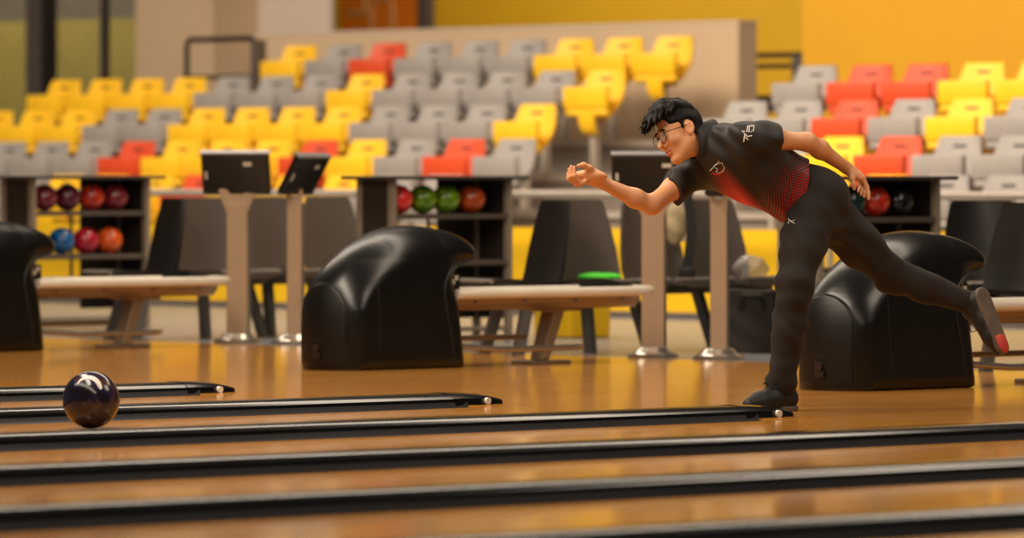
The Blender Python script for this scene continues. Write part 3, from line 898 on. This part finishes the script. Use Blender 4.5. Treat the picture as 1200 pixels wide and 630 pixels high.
# green towel on the chair seat
f = lambda P: np.maximum(np.maximum(s_ell(P, (0, 0, .012), np.eye(3), (.13, .10, .022)) + .004 * np.sin(P[:, 0] * 60 + P[:, 1] * 40), -P[:, 2]), np.abs(P[:, 0]) - .115)
tw = net_obj('green_towel', f, (-.16, -.13, -.01), (.16, .13, .05), .006, M['green'], label='bright green folded towel lying on a lounge chair seat', cat='towel')
tw.location = V(21.42, 22.60, .397); tw.rotation_euler = (0, 0, R(-30))
# cap hanging on a dark strap over a chair back
cp = pix(792, 263, 31.72)
cr = empty('khaki_cap', cp, 'khaki cap hanging from a chair back behind the console post', 'cap', rz=-TH)
f = lambda P: np.maximum(s_ell(P, (0, 0, 0), np.eye(3), (.066, .05, .115)) + .003 * np.sin(P[:, 2] * 60 + P[:, 0] * 30), -(P[:, 1] + .0) - .05)
net_obj('crown', f, (-.09, -.08, -.14), (.09, .08, .14), .006, M['khaki'], cr)
MB().loft([[(.02, -.045, -.10), (.05, -.05, -.06), (.062, -.05, 0), (.056, -.05, .06), (.04, -.045, .10)], [(.05, -.07, -.09), (.078, -.075, -.05), (.085, -.075, 0), (.08, -.075, .05), (.06, -.07, .085)]], cap=False, closed=False).build('brim', M['khaki'], cr, smooth=True)
q = pix(806, 331, 31.58)
sp = empty('shoulder_bag', (q.x, q.y, .478), 'black shoulder bag strap hanging beside the khaki cap', 'bag', rz=-TH)
MB().loft([[(-.028 + .02 * math.sin(z * 9), .0, z), (.028 + .02 * math.sin(z * 9), .0, z), (.028 + .02 * math.sin(z * 9), .012, z), (-.028 + .02 * math.sin(z * 9), .012, z)] for z in (-.03, .05, .15, .25, .34, .40)]).build('strap', M['strap'], sp)
MB().box(-.05, .04, -.02, .05, -.08, -.02, .015).build('pouch', M['strap'], sp)
# clear plastic bag on the seat, dark bag under it
f = lambda P: np.maximum(s_ell(P, (0, 0, .055), np.eye(3), (.11, .08, .07)) + .008 * np.sin(P[:, 0] * 50) * np.sin(P[:, 2] * 60 + P[:, 1] * 30), -P[:, 2])
pb_ = net_obj('plastic_bag', f, (-.15, -.13, -.01), (.15, .13, .16), .008, M['clear_bag'], label='crumpled clear plastic bag on the chair beside the bowler', cat='bag')
q = pix(880, 300, 31.72); pb_.location = (q.x, q.y, .392)
q = pix(880, 405, 31.2)
bk = empty('dark_sports_bag', (q.x, q.y, 0), "dark boxy sports bag on the floor behind the bowler's knee", 'bag', rz=-TH)
f = lambda P: np.maximum(np.maximum(np.abs(P[:, 0]) - .115 - .02 * np.sin(P[:, 2] * 7), np.abs(P[:, 1]) - .09), np.abs(P[:, 2] - .165) - .165) - .008 + .004 * np.sin(P[:, 2] * 40 + P[:, 0] * 25)
net_obj('bag_body', f, (-.18, -.15, -.02), (.18, .15, .38), .01, M['bag'], bk)
MB().tube([(-.06, -.11, .24), (-.05, -.13, .31), (.05, -.13, .31), (.06, -.11, .24)], .01, 8).build('handle', M['strap'], bk, smooth='auto')

# ---------------------------------------------------------------- the bowler
PD = 23.5
PX0 = (905 - 600) / FPX * PD
base = pix(905, HZ + FPX * CAMH / PD, PD)
person = empty('person', (base.x, base.y, 0), 'bowler in black and red shirt and dark trousers, arm swung forward, one leg trailing', 'person', rz=-TH)
def J(px, py, d=0.0):
    D = PD + d
    return np.array([(px - 600) / FPX * D - PX0, d, CAMH - (py - HZ) / FPX * D])

# --- joints
hipL, kneeL, ankL = J(951, 240, .10), J(932, 335, -.06), J(915, 452, .0)
hipR, kneeR, ankR = J(964, 246, .26), J(1045, 322, .40), J(1140, 356, .42)
pelv = J(955, 233, .18)
neckB = J(829, 166, .03)
shL, elL, wrL = J(872, 162, -.07), J(946, 166, .06), J(991, 196, .22)
shR, elR, wrR = J(815, 200, .16), J(764, 240, .03), J(706, 214, -.07)
S = norm(neckB - pelv)
Lf = norm(shL - shR); Lf = norm(Lf - S * (Lf @ S))
N = np.cross(S, Lf)
if N[2] > 0: N = -N
TF = np.array([S, Lf, N])
hc = J(797, 157, .0)
F_ = norm([-.836, -.49, -.246]); L_ = norm([.4, -.85, .35]); L_ = norm(L_ - F_ * (L_ @ F_)); U_ = np.cross(F_, L_)
HS = .92
HF = np.array([F_, L_, U_])
def H(x, y, z): return hc + HS * (F_ * x + L_ * y + U_ * z)
E3 = np.eye(3)

def f_torso(P, g=0.0):
    c1 = neckB + (pelv - neckB) * .30; c2 = neckB + (pelv - neckB) * .62; c3 = neckB + (pelv - neckB) * .96
    d = s_ell(P, c1 + N * .012, TF, (.20 + g, .172 + g, .112 + g))
    d = smin(d, s_ell(P, c2 + N * .01, TF, (.18 + g, .145 + g, .108 + g)), .06)
    d = smin(d, s_ell(P, c3, TF, (.15 + g, .158 + g, .118 + g)), .06)
    d = smin(d, s_cone(P, shL * .86 + (c1) * .14, c1, .062 + g, .09 + g), .05)
    d = smin(d, s_cone(P, shR * .86 + (c1) * .14, c1, .062 + g, .09 + g), .05)
    return d

def head_parts(P):
    q = (P - hc) @ HF.T / HS
    e = s_ell(q, (-.012, 0, .045), E3, (.098, .078, .086))
    e = smin(e, s_ell(q, (.030, 0, -.030), E3, (.066, .061, .088)), .03)
    for s in (-1, 1):
        e = smin(e, s_cone(q, (-.008, s * .054, -.045), (.058, s * .020, -.102), .020, .018), .025)
        e = smin(e, s_ell(q, (.068, s * .040, -.022), E3, (.028, .024, .026)), .02)
    e = smin(e, s_ell(q, (.070, 0, -.107), E3, (.024, .024, .018)), .02)
    e = smin(e, s_cone(q, (.084, -.036, .030), (.084, .036, .030), .013, .013), .015)
    for s in (-1, 1):
        e = smax(e, -s_ell(q, (.108, s * .033, .008), E3, (.022, .022, .014)), .012)
        e = smin(e, s_ell(q, (.088, s * .033, .008), E3, (.012, .017, .012)), .006)
    e = smin(e, s_cone(q, (.090, 0, .018), (.121, 0, -.030), .0085, .0115), .012)
    for s in (-1, 1): e = smin(e, s_ell(q, (.099, s * .014, -.034), E3, (.012, .009, .008)), .007)
    e = smin(e, s_ell(q, (.092, 0, -.060), E3, (.013, .024, .0065)), .006)
    e = smin(e, s_ell(q, (.090, 0, -.073), E3, (.013, .021, .0075)), .006)
    e = smax(e, -s_ell(q, (.106, 0, -.066), E3, (.012, .024, .0018)), .004)
    for s in (-1, 1):
        c = np.array((-.010, s * .080, -.002)); a = R(18)
        Fe = np.array([[math.cos(a), 0, math.sin(a)], [0, 1, 0], [-math.sin(a), 0, math.cos(a)]])
        Fe = Fe @ np.array([[math.cos(.35 * s), -math.sin(.35 * s), 0], [math.sin(.35 * s), math.cos(.35 * s), 0], [0, 0, 1]])
        ear = s_ell(q, c, Fe, (.022, .009, .034))
        ear = smax(ear, -s_ell(q, c + np.array((.004, s * .010, .002)), Fe, (.013, .008, .022)), .005)
        e = smin(e, ear, .006)
    return e * HS

# --- hands: every finger its own chain
def hand_R(P):
    d = s_ell(P, J(690, 207, -.10), np.array([norm(J(679, 211, -.13) - J(704, 212, -.07)), norm([.1, .9, -.35]), norm([.1, .35, .9])]), (.052, .044, .026))
    d = smin(d, s_cone(P, wrR, J(697, 211, -.09), .025, .026), .02)
    # thenar mound
    d = smin(d, s_cone(P, J(700, 204, -.10), J(690, 199, -.125), .016, .014), .012)
    f = None
    for i, (bx, by, tx, ty, ln) in enumerate(((686, 214, 673, 196, 1), (683, 215, 669.5, 195, 1.08), (680.5, 215.5, 667, 198, 1.0), (679.5, 214, 665.5, 203, .85))):
        dd = -.135 + .019 * i
        p0 = J(bx + 3, by - 3, dd + .02); p1 = J(bx - 5, by + 1, dd - .01); p2 = J((bx + tx) / 2 - 6, (by + ty) / 2 + 1, dd - .022); p3 = J(tx, ty, dd - .016)
        g = s_chain(P, [p0, p1, p2, p3], [.0098, .0092, .0084, .0072], .006)
        f = g if f is None else np.minimum(f, g)
    th = s_chain(P, [J(699, 203, -.115), J(691, 196.5, -.14), J(684, 193, -.15), J(678, 194, -.155)], [.014, .0115, .0100, .0080], .008)
    return smin(smin(d, f, .008), th, .008)
def hand_L(P):
    k = J(1009, 208, .25)
    d = s_ell(P, (wrL * .42 + k * .58), np.array([norm(k - wrL), norm([-.1, .8, .35]), norm(np.cross(k - wrL, [-.1, .8, .35]))]), (.052, .040, .017))
    d = smin(d, s_cone(P, wrL, wrL * .5 + k * .5, .023, .022), .02)
    f = None
    for i, (kx, ky, mx, my, tx, ty) in enumerate(((1011.5, 208, 1016, 219, 1018, 233), (1012, 209, 1014.5, 219.5, 1013, 230.5), (1010, 210.5, 1012, 219, 1009.5, 228), (1007.5, 210.5, 1008.5, 218, 1006, 224.5))):
        dd = .225 + .019 * i
        m2 = ((mx * .45 + tx * .55) + .8, my * .45 + ty * .55)
        g = s_chain(P, [J(kx - 4, ky - 5, dd), J(kx, ky, dd), J(mx, my, dd), J(m2[0], m2[1], dd - .006), J(tx, ty, dd - .012)], [.009, .0098, .0088, .0080, .0070], .006)
        f = g if f is None else np.minimum(f, g)
    th = s_chain(P, [J(996, 202, .21), J(998.5, 209.5, .195), J(1000, 216, .19), J(1001, 221, .19)], [.013, .0112, .0098, .0078], .008)
    return smin(smin(d, f, .008), th, .008)

def arm_L(P, g=0): return s_chain(P, [shL, shL * .5 + elL * .5, elL, elL * .68 + wrL * .32 + np.array([0, 0, .004]), wrL], [.052 + g, .043 + g, .034, .036, .024], .03)
def arm_R(P, g=0): return s_chain(P, [shR, shR * .5 + elR * .5, elR, elR * .66 + wrR * .34 + np.array([0, 0, -.004]), wrR], [.052 + g, .042 + g, .036, .036, .025], .03)
def legs(P, g=0.0):
    d = s_chain(P, [hipL, hipL * .5 + kneeL * .5 + J(0, 0, 0) * 0, kneeL, kneeL * .62 + ankL * .38, ankL], [.098 + g, .084 + g, .066 + g, .060 + g * .9, .054 + g * .9], .04)
    e = s_chain(P, [hipR, hipR * .5 + kneeR * .5, kneeR, kneeR * .6 + ankR * .4, ankR], [.098 + g, .082 + g, .064 + g, .056 + g * .8, .044 + g * .6], .04)
    return smin(d, e, .035)
def foot_in(P):
    t = ankL + np.array([-.07, -.065, -.06])
    d = s_cone(P, ankL + np.array([.01, .01, -.05]), t, .026, .018)
    d2 = s_cone(P, ankR + np.array([.03, 0, -.01]), J(1160, 385, .42), .026, .018)
    return np.minimum(d, d2)

def f_body(P):
    d = f_torso(P, -.018)
    d = smin(d, head_parts(P), .012)
    d = smin(d, s_cone(P, neckB + S * -.02, H(-.022, 0, -.055), .058, .050), .03)
    d = smin(d, smin(arm_L(P), hand_L(P), .012), .02)
    d = smin(d, smin(arm_R(P), hand_R(P), .012), .02)
    d = smin(d, legs(P, -.022), .03)
    return smin(d, foot_in(P), .02)
body = net_obj('body', f_body, (-1.0, -.55, -.03), (1.05, .75, 1.45), .0042, M['skin'], person)
# lips tinted through a second material on the faces near the mouth
body.data.materials.append(M['lips'])
for p in body.data.polygons:
    q = (np.array(p.center) - hc) @ HF.T / HS
    if q[0] > .088 and abs(q[1]) < .025 and (-.0675 < q[2] < -.0545 or -.080 < q[2] < -.0665): p.material_index = 1
MB_eye = []
for s in (-1, 1):
    c = H(.091, s * .033, .008)
    eye = MB().ball(Vector(c), .0098, 18).build('eye', M['eye_white'], body, smooth=True)
    d_ = F_ + L_ * .10
    MB().ball(Vector(c + norm(d_) * .0052), .0056, 14).build('iris', M['iris'], eye, smooth=True)
    pts = [H(.0995 - .004 * abs(t - .4), s * (.014 + .040 * t), .030 + .007 * math.sin(math.pi * min(1, t + .15)) - .003 * t) for t in (0, .2, .4, .6, .8, 1)]
    MB().tube(pts, [.002, .0035, .004, .0038, .003, .0014], 6).build('eyebrow', M['hair'], body, smooth=True)
    pts = [H(.101 - .003 * abs(t - .45), s * (.020 + .028 * t), .0135 + .004 * math.sin(math.pi * t)) for t in (0, .25, .5, .75, 1)]
    MB().tube(pts, .0014, 6).build('eyelid', M['hair'], body, smooth=True)

# --- hair: a cap with a side part, short sides and locks thrown forward
rng = random.Random(7)
locks = []
for i in range(130):
    y0 = rng.uniform(-.066, .072); x0 = rng.uniform(-.075, .055)
    zt = .045 + .098 * math.sqrt(max(.05, 1 - (y0 / .088) ** 2 - ((x0 + .012) / .11) ** 2))
    ln = rng.uniform(.055, .105)
    dx = ln; dy = rng.uniform(-.022, .022)
    a = (x0, y0, zt - .004)
    b = (x0 + dx * .5, y0 * 1.03 + dy * .5, zt + rng.uniform(.004, .022) - .18 * max(0, x0 + dx * .5 - .03))
    zz_ = zt - .45 * max(0, x0 + dx - .03) + rng.uniform(-.012, .012)
    c = (x0 + dx, y0 * 1.05 + dy, zz_)
    locks.append((a, b, c, rng.uniform(.010, .016)))
for i in range(26):      # fringe locks hanging over and in front of the forehead
    y0 = -.062 + .130 * i / 25 + rng.uniform(-.004, .004)
    r1 = rng.uniform(.118, .185 if -.03 < y0 < .05 else .15)
    locks.append(((.05, y0 * .8, .118), (.105, y0 * .95, .112 + rng.uniform(-.008, .012)), (r1, y0 * 1.02 + rng.uniform(-.015, .015), .062 + rng.uniform(-.018, .030)), rng.uniform(.009, .013)))
def f_hair(P):
    q = (P - hc) @ HF.T / HS
    cap = s_ell(q, (-.016, 0, .050), E3, (.107, .0865, .096))
    cap = smax(cap, -(q[:, 2] - (.035 + .25 * np.clip(-q[:, 0] - .03, 0, .2) * -1.6)), .024)   # lower hairline drops at the back
    cap = smax(cap, q[:, 0] - .068 - .25 * np.clip(q[:, 2] - .06, 0, 1), .012)
    back = s_ell(q, (-.052, 0, .012), E3, (.060, .072, .085))
    cap = smin(cap, back, .03)
    for s in (-1, 1): cap = smin(cap, s_cone(q, (.010, s * .068, .050), (.016, s * .071, .012), .012, .007), .012)
    d = cap
    for a, b, c, r in locks:
        d = smin(d, s_chain(q, [a, b, c], [r, r * .9, r * .28], .01), .009)
    return d * HS * .9
lo = hc - .24; hi = hc + .24
net_obj('hair', f_hair, lo, hi, .0042, M['hair'], person)

# --- spectacles
gl = None
fr = MB()
def rim(s, n=26):
    out = []
    for t in range(n):
        a = 2 * math.pi * t / n
        out.append(H(.111 - .10 * abs(.5 + .5 * -s * 0) * 0 - .05 * max(0, s * (s * .033 + .027 * math.cos(a)) - .033) , s * .033 + .027 * math.cos(a), .002 + .025 * math.sin(a)))
    return out
spec = MB().tube(rim(1), .0017, 6, closed=True)
spec.tube(rim(-1), .0017, 6, closed=True)
spec.tube([H(.112, -.007, .008), H(.117, 0, .011), H(.112, .007, .008)], .0017, 6)
for s in (-1, 1): spec.tube([H(.109, s * .060, .008), H(.095, s * .073, .012), H(.04, s * .078, .012), H(-.012, s * .082, .016), H(-.03, s * .078, -.006)], .0017, 6)
gl = spec.build('spectacles', M['wire'], person, smooth='auto', label='thin dark round wire spectacles')
for s in (-1, 1):
    pts = [Vector(p) for p in rim(s)]
    MB().prism(pts, Vector(F_) * .0012).build('lens', M['lens'], gl)

# --- shirt
def wr(P, a=.004):
    return a * (np.sin(P @ np.array([31., 12., 22.])) * np.sin(P @ np.array([-14., 20., 27.])) + .6 * np.sin(P @ np.array([55., -33., 40.]) + 2 * np.sin(P[:, 2] * 17)))
sleeveL = shL + (elL - shL) * .50; sleeveR = shR + (elR - shR) * .56
aL = norm(elL - shL); aR = norm(elR - shR)
hemP = J(936, 247, .0); hemN = norm(np.array([.95, .10, -.18]))
hemN = norm(-S * .8 + hemN * .6)
def f_shirt(P):
    d = f_torso(P, .010)
    # loose cloth hanging from the chest to the belly
    d = smin(d, s_cone(P, neckB + (pelv - neckB) * .30 + N * .045, neckB + (pelv - neckB) * .86 + N * .070, .088, .070), .05)
    sl = s_chain(P, [shL, shL + aL * .10, shL + aL * .32], [.070, .068, .064], .02)
    sl = np.maximum(sl, (P - sleeveL) @ aL)
    sr = s_chain(P, [shR, shR + aR * .10, shR + aR * .32], [.070, .066, .062], .02)
    sr = np.maximum(sr, (P - sleeveR) @ aR)
    d = smin(smin(d, sl, .03), sr, .03)
    d = d + wr(P, .0055)
    # long drag folds from the shoulder
    tt = (P - shL) @ S; ll = (P - shL) @ Lf
    d = d + .004 * np.sin((tt * 42 + ll * 30)) * np.exp(-((P - shL) ** 2).sum(1) / .05)
    hem = (P - hemP) @ hemN - .008 * np.sin(P[:, 2] * 30)
    d = np.maximum(d, hem)
    nk = (P - (neckB + S * .055)) @ S
    return np.maximum(d, nk)
shirt_m = bpy.data.materials.new('printed_black_shirt'); shirt_m.use_nodes = True
nt = shirt_m.node_tree; pb = nt.nodes['Principled BSDF']; L = nt.links.new
at = nt.nodes.new('ShaderNodeAttribute'); at.attribute_name = 'print'
uvn = nt.nodes.new('ShaderNodeAttribute'); uvn.attribute_name = 'cloth_uv'
mp = nt.nodes.new('ShaderNodeMapping'); mp.inputs['Rotation'].default_value = (0, 0, R(38))
vo = nt.nodes.new('ShaderNodeTexVoronoi'); vo.voronoi_dimensions = '2D'; vo.inputs['Randomness'].default_value = 0.0; vo.inputs['Scale'].default_value = 92
L(uvn.outputs['Vector'], mp.inputs[0]); L(mp.outputs[0], vo.inputs['Vector'])
sep = nt.nodes.new('ShaderNodeSeparateColor'); L(at.outputs['Color'], sep.inputs[0])
thr = nt.nodes.new('ShaderNodeMath'); thr.operation = 'MULTIPLY'; thr.inputs[1].default_value = .43; L(sep.outputs[1], thr.inputs[0])
lt = nt.nodes.new('ShaderNodeMath'); lt.operation = 'LESS_THAN'; L(vo.outputs['Distance'], lt.inputs[0]); L(thr.outputs[0], lt.inputs[1])
red = nt.nodes.new('ShaderNodeMixRGB'); red.inputs[1].default_value = lin((214, 32, 44)); red.inputs[2].default_value = lin((226, 36, 88)); L(sep.outputs[2], red.inputs[0])
blk = nt.nodes.new('ShaderNodeRGB'); blk.outputs[0].default_value = lin((31, 26, 25))
m1 = nt.nodes.new('ShaderNodeMixRGB'); L(lt.outputs[0], m1.inputs[0]); L(blk.outputs[0], m1.inputs[1]); m1.inputs[2].default_value = lin((176, 36, 46))
m2 = nt.nodes.new('ShaderNodeMixRGB'); L(sep.outputs[0], m2.inputs[0]); L(m1.outputs[0], m2.inputs[1]); L(red.outputs[0], m2.inputs[2])
L(m2.outputs[0], pb.inputs['Base Color']); pb.inputs['Roughness'].default_value = .62
shirt = net_obj('shirt', f_shirt, (-.62, -.45, .40), (.30, .55, 1.36), .0048, shirt_m, person)
me = shirt.data
co = np.empty(len(me.vertices) * 3); me.vertices.foreach_get('co', co); co = co.reshape(-1, 3)
Dv = PD + co[:, 1]
sx = 600 + FPX * (co[:, 0] + PX0) / Dv; sz = HZ + FPX * (CAMH - co[:, 2]) / Dv      # where the print sits on the front and flank
def seg(ax, ay, bx, by):
    vx, vy = bx - ax, by - ay; t = ((sx - ax) * vx + (sz - ay) * vy) / (vx * vx + vy * vy); t = np.clip(t, 0, 1)
    return np.hypot(sx - ax - t * vx, sz - ay - t * vy), t
d1, t1 = seg(846, 208, 894, 276)
solid = np.clip(1.35 - d1 / (11 + 8 * t1), 0, 1) * np.clip(.35 + t1 * 1.4, 0, 1)
along = (co - neckB) @ -S / np.linalg.norm(pelv - neckB)
half = np.clip((along - .42) / .35, 0, 1) * np.clip((sz - 172) / 30, 0, 1)
half = np.where(sx < 860, 0, half) * np.clip((sx - 858) / 18, 0, 1)
att = me.color_attributes.new('print', 'FLOAT_COLOR', 'POINT')
buf = np.stack([solid ** 1.2, half, t1 * (solid > .2), np.ones_like(solid)], 1).astype(np.float32)
att.data.foreach_set('color', buf.ravel())
uva = me.attributes.new('cloth_uv', 'FLOAT_VECTOR', 'POINT')
uv = np.stack([(co - neckB) @ S, (co - neckB) @ norm(Lf * .72 - N * .7), np.zeros(len(co))], 1).astype(np.float32)
uva.data.foreach_set('vector', uv.ravel())

# collar standing around the neck
nax = norm(H(-.022, 0, -.05) - neckB)
e1 = norm(np.cross(nax, [0, 1, .3])); e2 = np.cross(nax, e1)
rings = []
for hgt, rr in ((-.03, .084), (.0, .072), (.040, .066), (.066, .066), (.068, .070), (.035, .076), (-.03, .092)):
    c = neckB + nax * hgt
    rings.append([c + (e1 * math.cos(2 * math.pi * t / 28) + e2 * math.sin(2 * math.pi * t / 28)) * rr for t in range(28)])
MB().loft(rings, cap=False).build('collar', mat('black_collar', (28, 24, 24), .7), shirt, smooth=True)

# --- marks: found on the cloth by following the sight line
camL = np.array([-PX0, -PD, CAMH])
def onto(f, px, py, lift=.003):
    d = norm(J(px, py, 0) - camL)
    t = np.linspace(PD - .8, PD + .8, 400)
    P = camL + d[None] * t[:, None] * (1.0)
    v = f(P); i = int(np.argmax(v < 0))
    return Vector(P[i] - d * lift)
def mark(name, f, strokes, r, m, par, label):
    mb = MB()
    for st in strokes: mb.tube([onto(f, a, b) for a, b in st], r, 5)
    return mb.build(name, m, par, label=label)
mark('chest_emblem', f_shirt, [[(832, 200), (836, 196), (839, 192.5), (841.5, 191.5), (842, 188), (844, 192), (846, 190), (847, 193), (849, 196), (847.5, 200), (844, 202.5), (839, 201.5), (841, 198), (838, 196.5)]], .0018, M['white_print'], shirt, 'white outline emblem on the chest')
mark('chest_emblem', f_shirt, [[(835, 202.5), (838, 204), (842, 204), (846, 202)]], .0045, mat('red_print', (206, 54, 46), .6), shirt, 'red crescent under the chest emblem')
mark('sleeve_print', f_shirt, [[(876, 148), (875, 155)], [(878.5, 147.5), (877.5, 155)], [(881, 147), (880, 155)], [(883.5, 147), (882.5, 154)], [(876, 148), (883, 147)],
     [(869.5, 153), (873, 157), (872, 163), (871.5, 166)], [(873, 157), (876, 160), (881, 159)], [(874, 161), (876.5, 164)], [(870, 154), (873, 153.5)]], .0030, M['white_print'], shirt, 'white lettering on the sleeve')

# --- trousers
def f_tr(P):
    d = legs(P, .006)
    d = smin(d, s_ell(P, pelv + (hipL + hipR) * .0, TF, (.135, .150, .118)), .05)
    d = smin(d, s_ell(P, J(966, 238, .22), E3, (.085, .13, .105)), .05)
    d = smin(d, s_cone(P, hipL * .8 + kneeL * .2 + np.array([.02, 0, 0]), hipR * .75 + kneeR * .25, .075, .08), .05)
    d = d + wr(P, .0045)
    # creases gathering behind the knees and over the ankle
    for c, n, k in ((kneeL, norm(ankL - hipL), 60), (kneeR, norm(ankR - hipR), 60), (ankL, norm(ankL - kneeL), 80)):
        d = d + (.003 + .004 * np.sin(P @ np.array([18., 35., 9.]))) * np.sin(((P - c) @ n) * k + 9 * (P[:, 0] - c[0])) * np.exp(-((P - c) ** 2).sum(1) / .012)
    d = np.maximum(d, (P - (ankL + norm(ankL - kneeL) * .028)) @ norm(ankL - kneeL))
    d = np.maximum(d, (P - (ankR + norm(ankR - kneeR) * .030)) @ norm(ankR - kneeR))
    # waist
    d = smin(d, f_torso(P, -.004), .02)
    return np.maximum(d, (P - (pelv + S * .17)) @ S)
tro = net_obj('trousers', f_tr, (-.14, -.35, .03), (1.0, .72, 1.08), .0048, M['trouser'], person)
mark('hip_emblem', f_tr, [[(923.5, 262), (925, 257.5), (928, 259), (931, 258)], [(923.5, 256), (927, 259.5), (931, 261.5)]], .0016, M['white_print'], tro, 'small pale leaping emblem on the hip')

# --- shoes
fl = norm([-.736, -.677, 0]); lf = np.array([.677, -.736, 0])
hb = np.array([ankL[0] + .005, ankL[1] + .005, 0])
FF = np.array([fl, lf, [0, 0, 1]])
def shoe_f(q):
    """q in shoe axes: x towards the toe, y sideways, z up from the sole"""
    d = s_chain(q, [(-.035, 0, .045), (.06, 0, .042), (.13, 0, .036), (.185, 0, .030)], [.040, .041, .040, .030], .03)
    d = smin(d, s_cone(q, (-.03, 0, .06), (-.012, 0, .100), .036, .038), .03)
    d = smin(d, s_cone(q, (.01, 0, .085), (.10, 0, .050), .030, .026), .03)
    return smax(d, -q[:, 2] + .006, .006)
def sole_f(q):
    w = .036 + .008 * np.sin(np.clip((q[:, 0] + .07) / .29, 0, 1) * math.pi) + .002
    d = s_cone(q * np.array([1, 1, .0]), (-.038, 0, 0), (.180, 0, 0), .038, .034) - .003
    return smax(d, np.abs(q[:, 2] - .010) - .010, .004)
def shoe(name, T, o, lab, parent, red_at):
    g = lambda P: (P - o) @ T.T
    lo_ = o - .30; hi_ = o + .30
    s = net_obj('shoe', lambda P: shoe_f(g(P)), lo_, hi_, .0045, M['shoe'], parent, label=lab)
    net_obj('sole', lambda P: sole_f(g(P)), lo_, hi_, .0045, M['shoe_sole'], s)
    if red_at == 'heel':
        net_obj('heel_tab', lambda P: s_ell(g(P), (-.074, -.002, .012), E3, (.010, .026, .010)), lo_, hi_, .004, M['shoe_red'], s, label='coral red heel tab')
    else:
        net_obj('sole_tip', lambda P: np.maximum(s_ell(g(P), (.165, 0, .002), E3, (.050, .032, .012)), -(g(P)[:, 0] - .135)), lo_, hi_, .004, M['shoe_red'], s, label='coral red toe of the sole')
    w = lambda x, y, z: Vector(o + T.T @ np.array([x, y, z]))
    for i in range(4):
        x = .035 + .022 * i; z = .108 - .62 * (x - .01)
        MB().tube([w(x, -.026, z - .010), w(x + .004, 0, z + .002), w(x, .026, z - .010)], .0032, 6).build('lace', M['seam'], s, smooth='auto')
    for sg in (-1, 1):
        MB().tube([w(.028, 0, .100), w(.050, sg * .022, .118), (w(.078, sg * .030, .112)), w(.080, sg * .018, .094), w(.040, 0, .098)], .0026, 6).build('lace_loop', M['seam'], s, smooth='auto')
    return s
shoe('left', FF, hb, 'black laced shoe planted by the foul line', person, 'heel')
# trailing shoe: toe down, sole to the back
tdir = norm(J(1173, 410, .40) - J(1150, 350, .44)); sd = norm([.66, -.70, .26]); sd = norm(sd - tdir * (sd @ tdir))   # sd: out of the sole
T2 = np.array([tdir, np.cross(-sd, tdir), -sd])
o2 = ankR + tdir * .030 + sd * .075
shoe('right', T2, o2, 'black shoe lifted behind with its sole showing', person, 'toe')
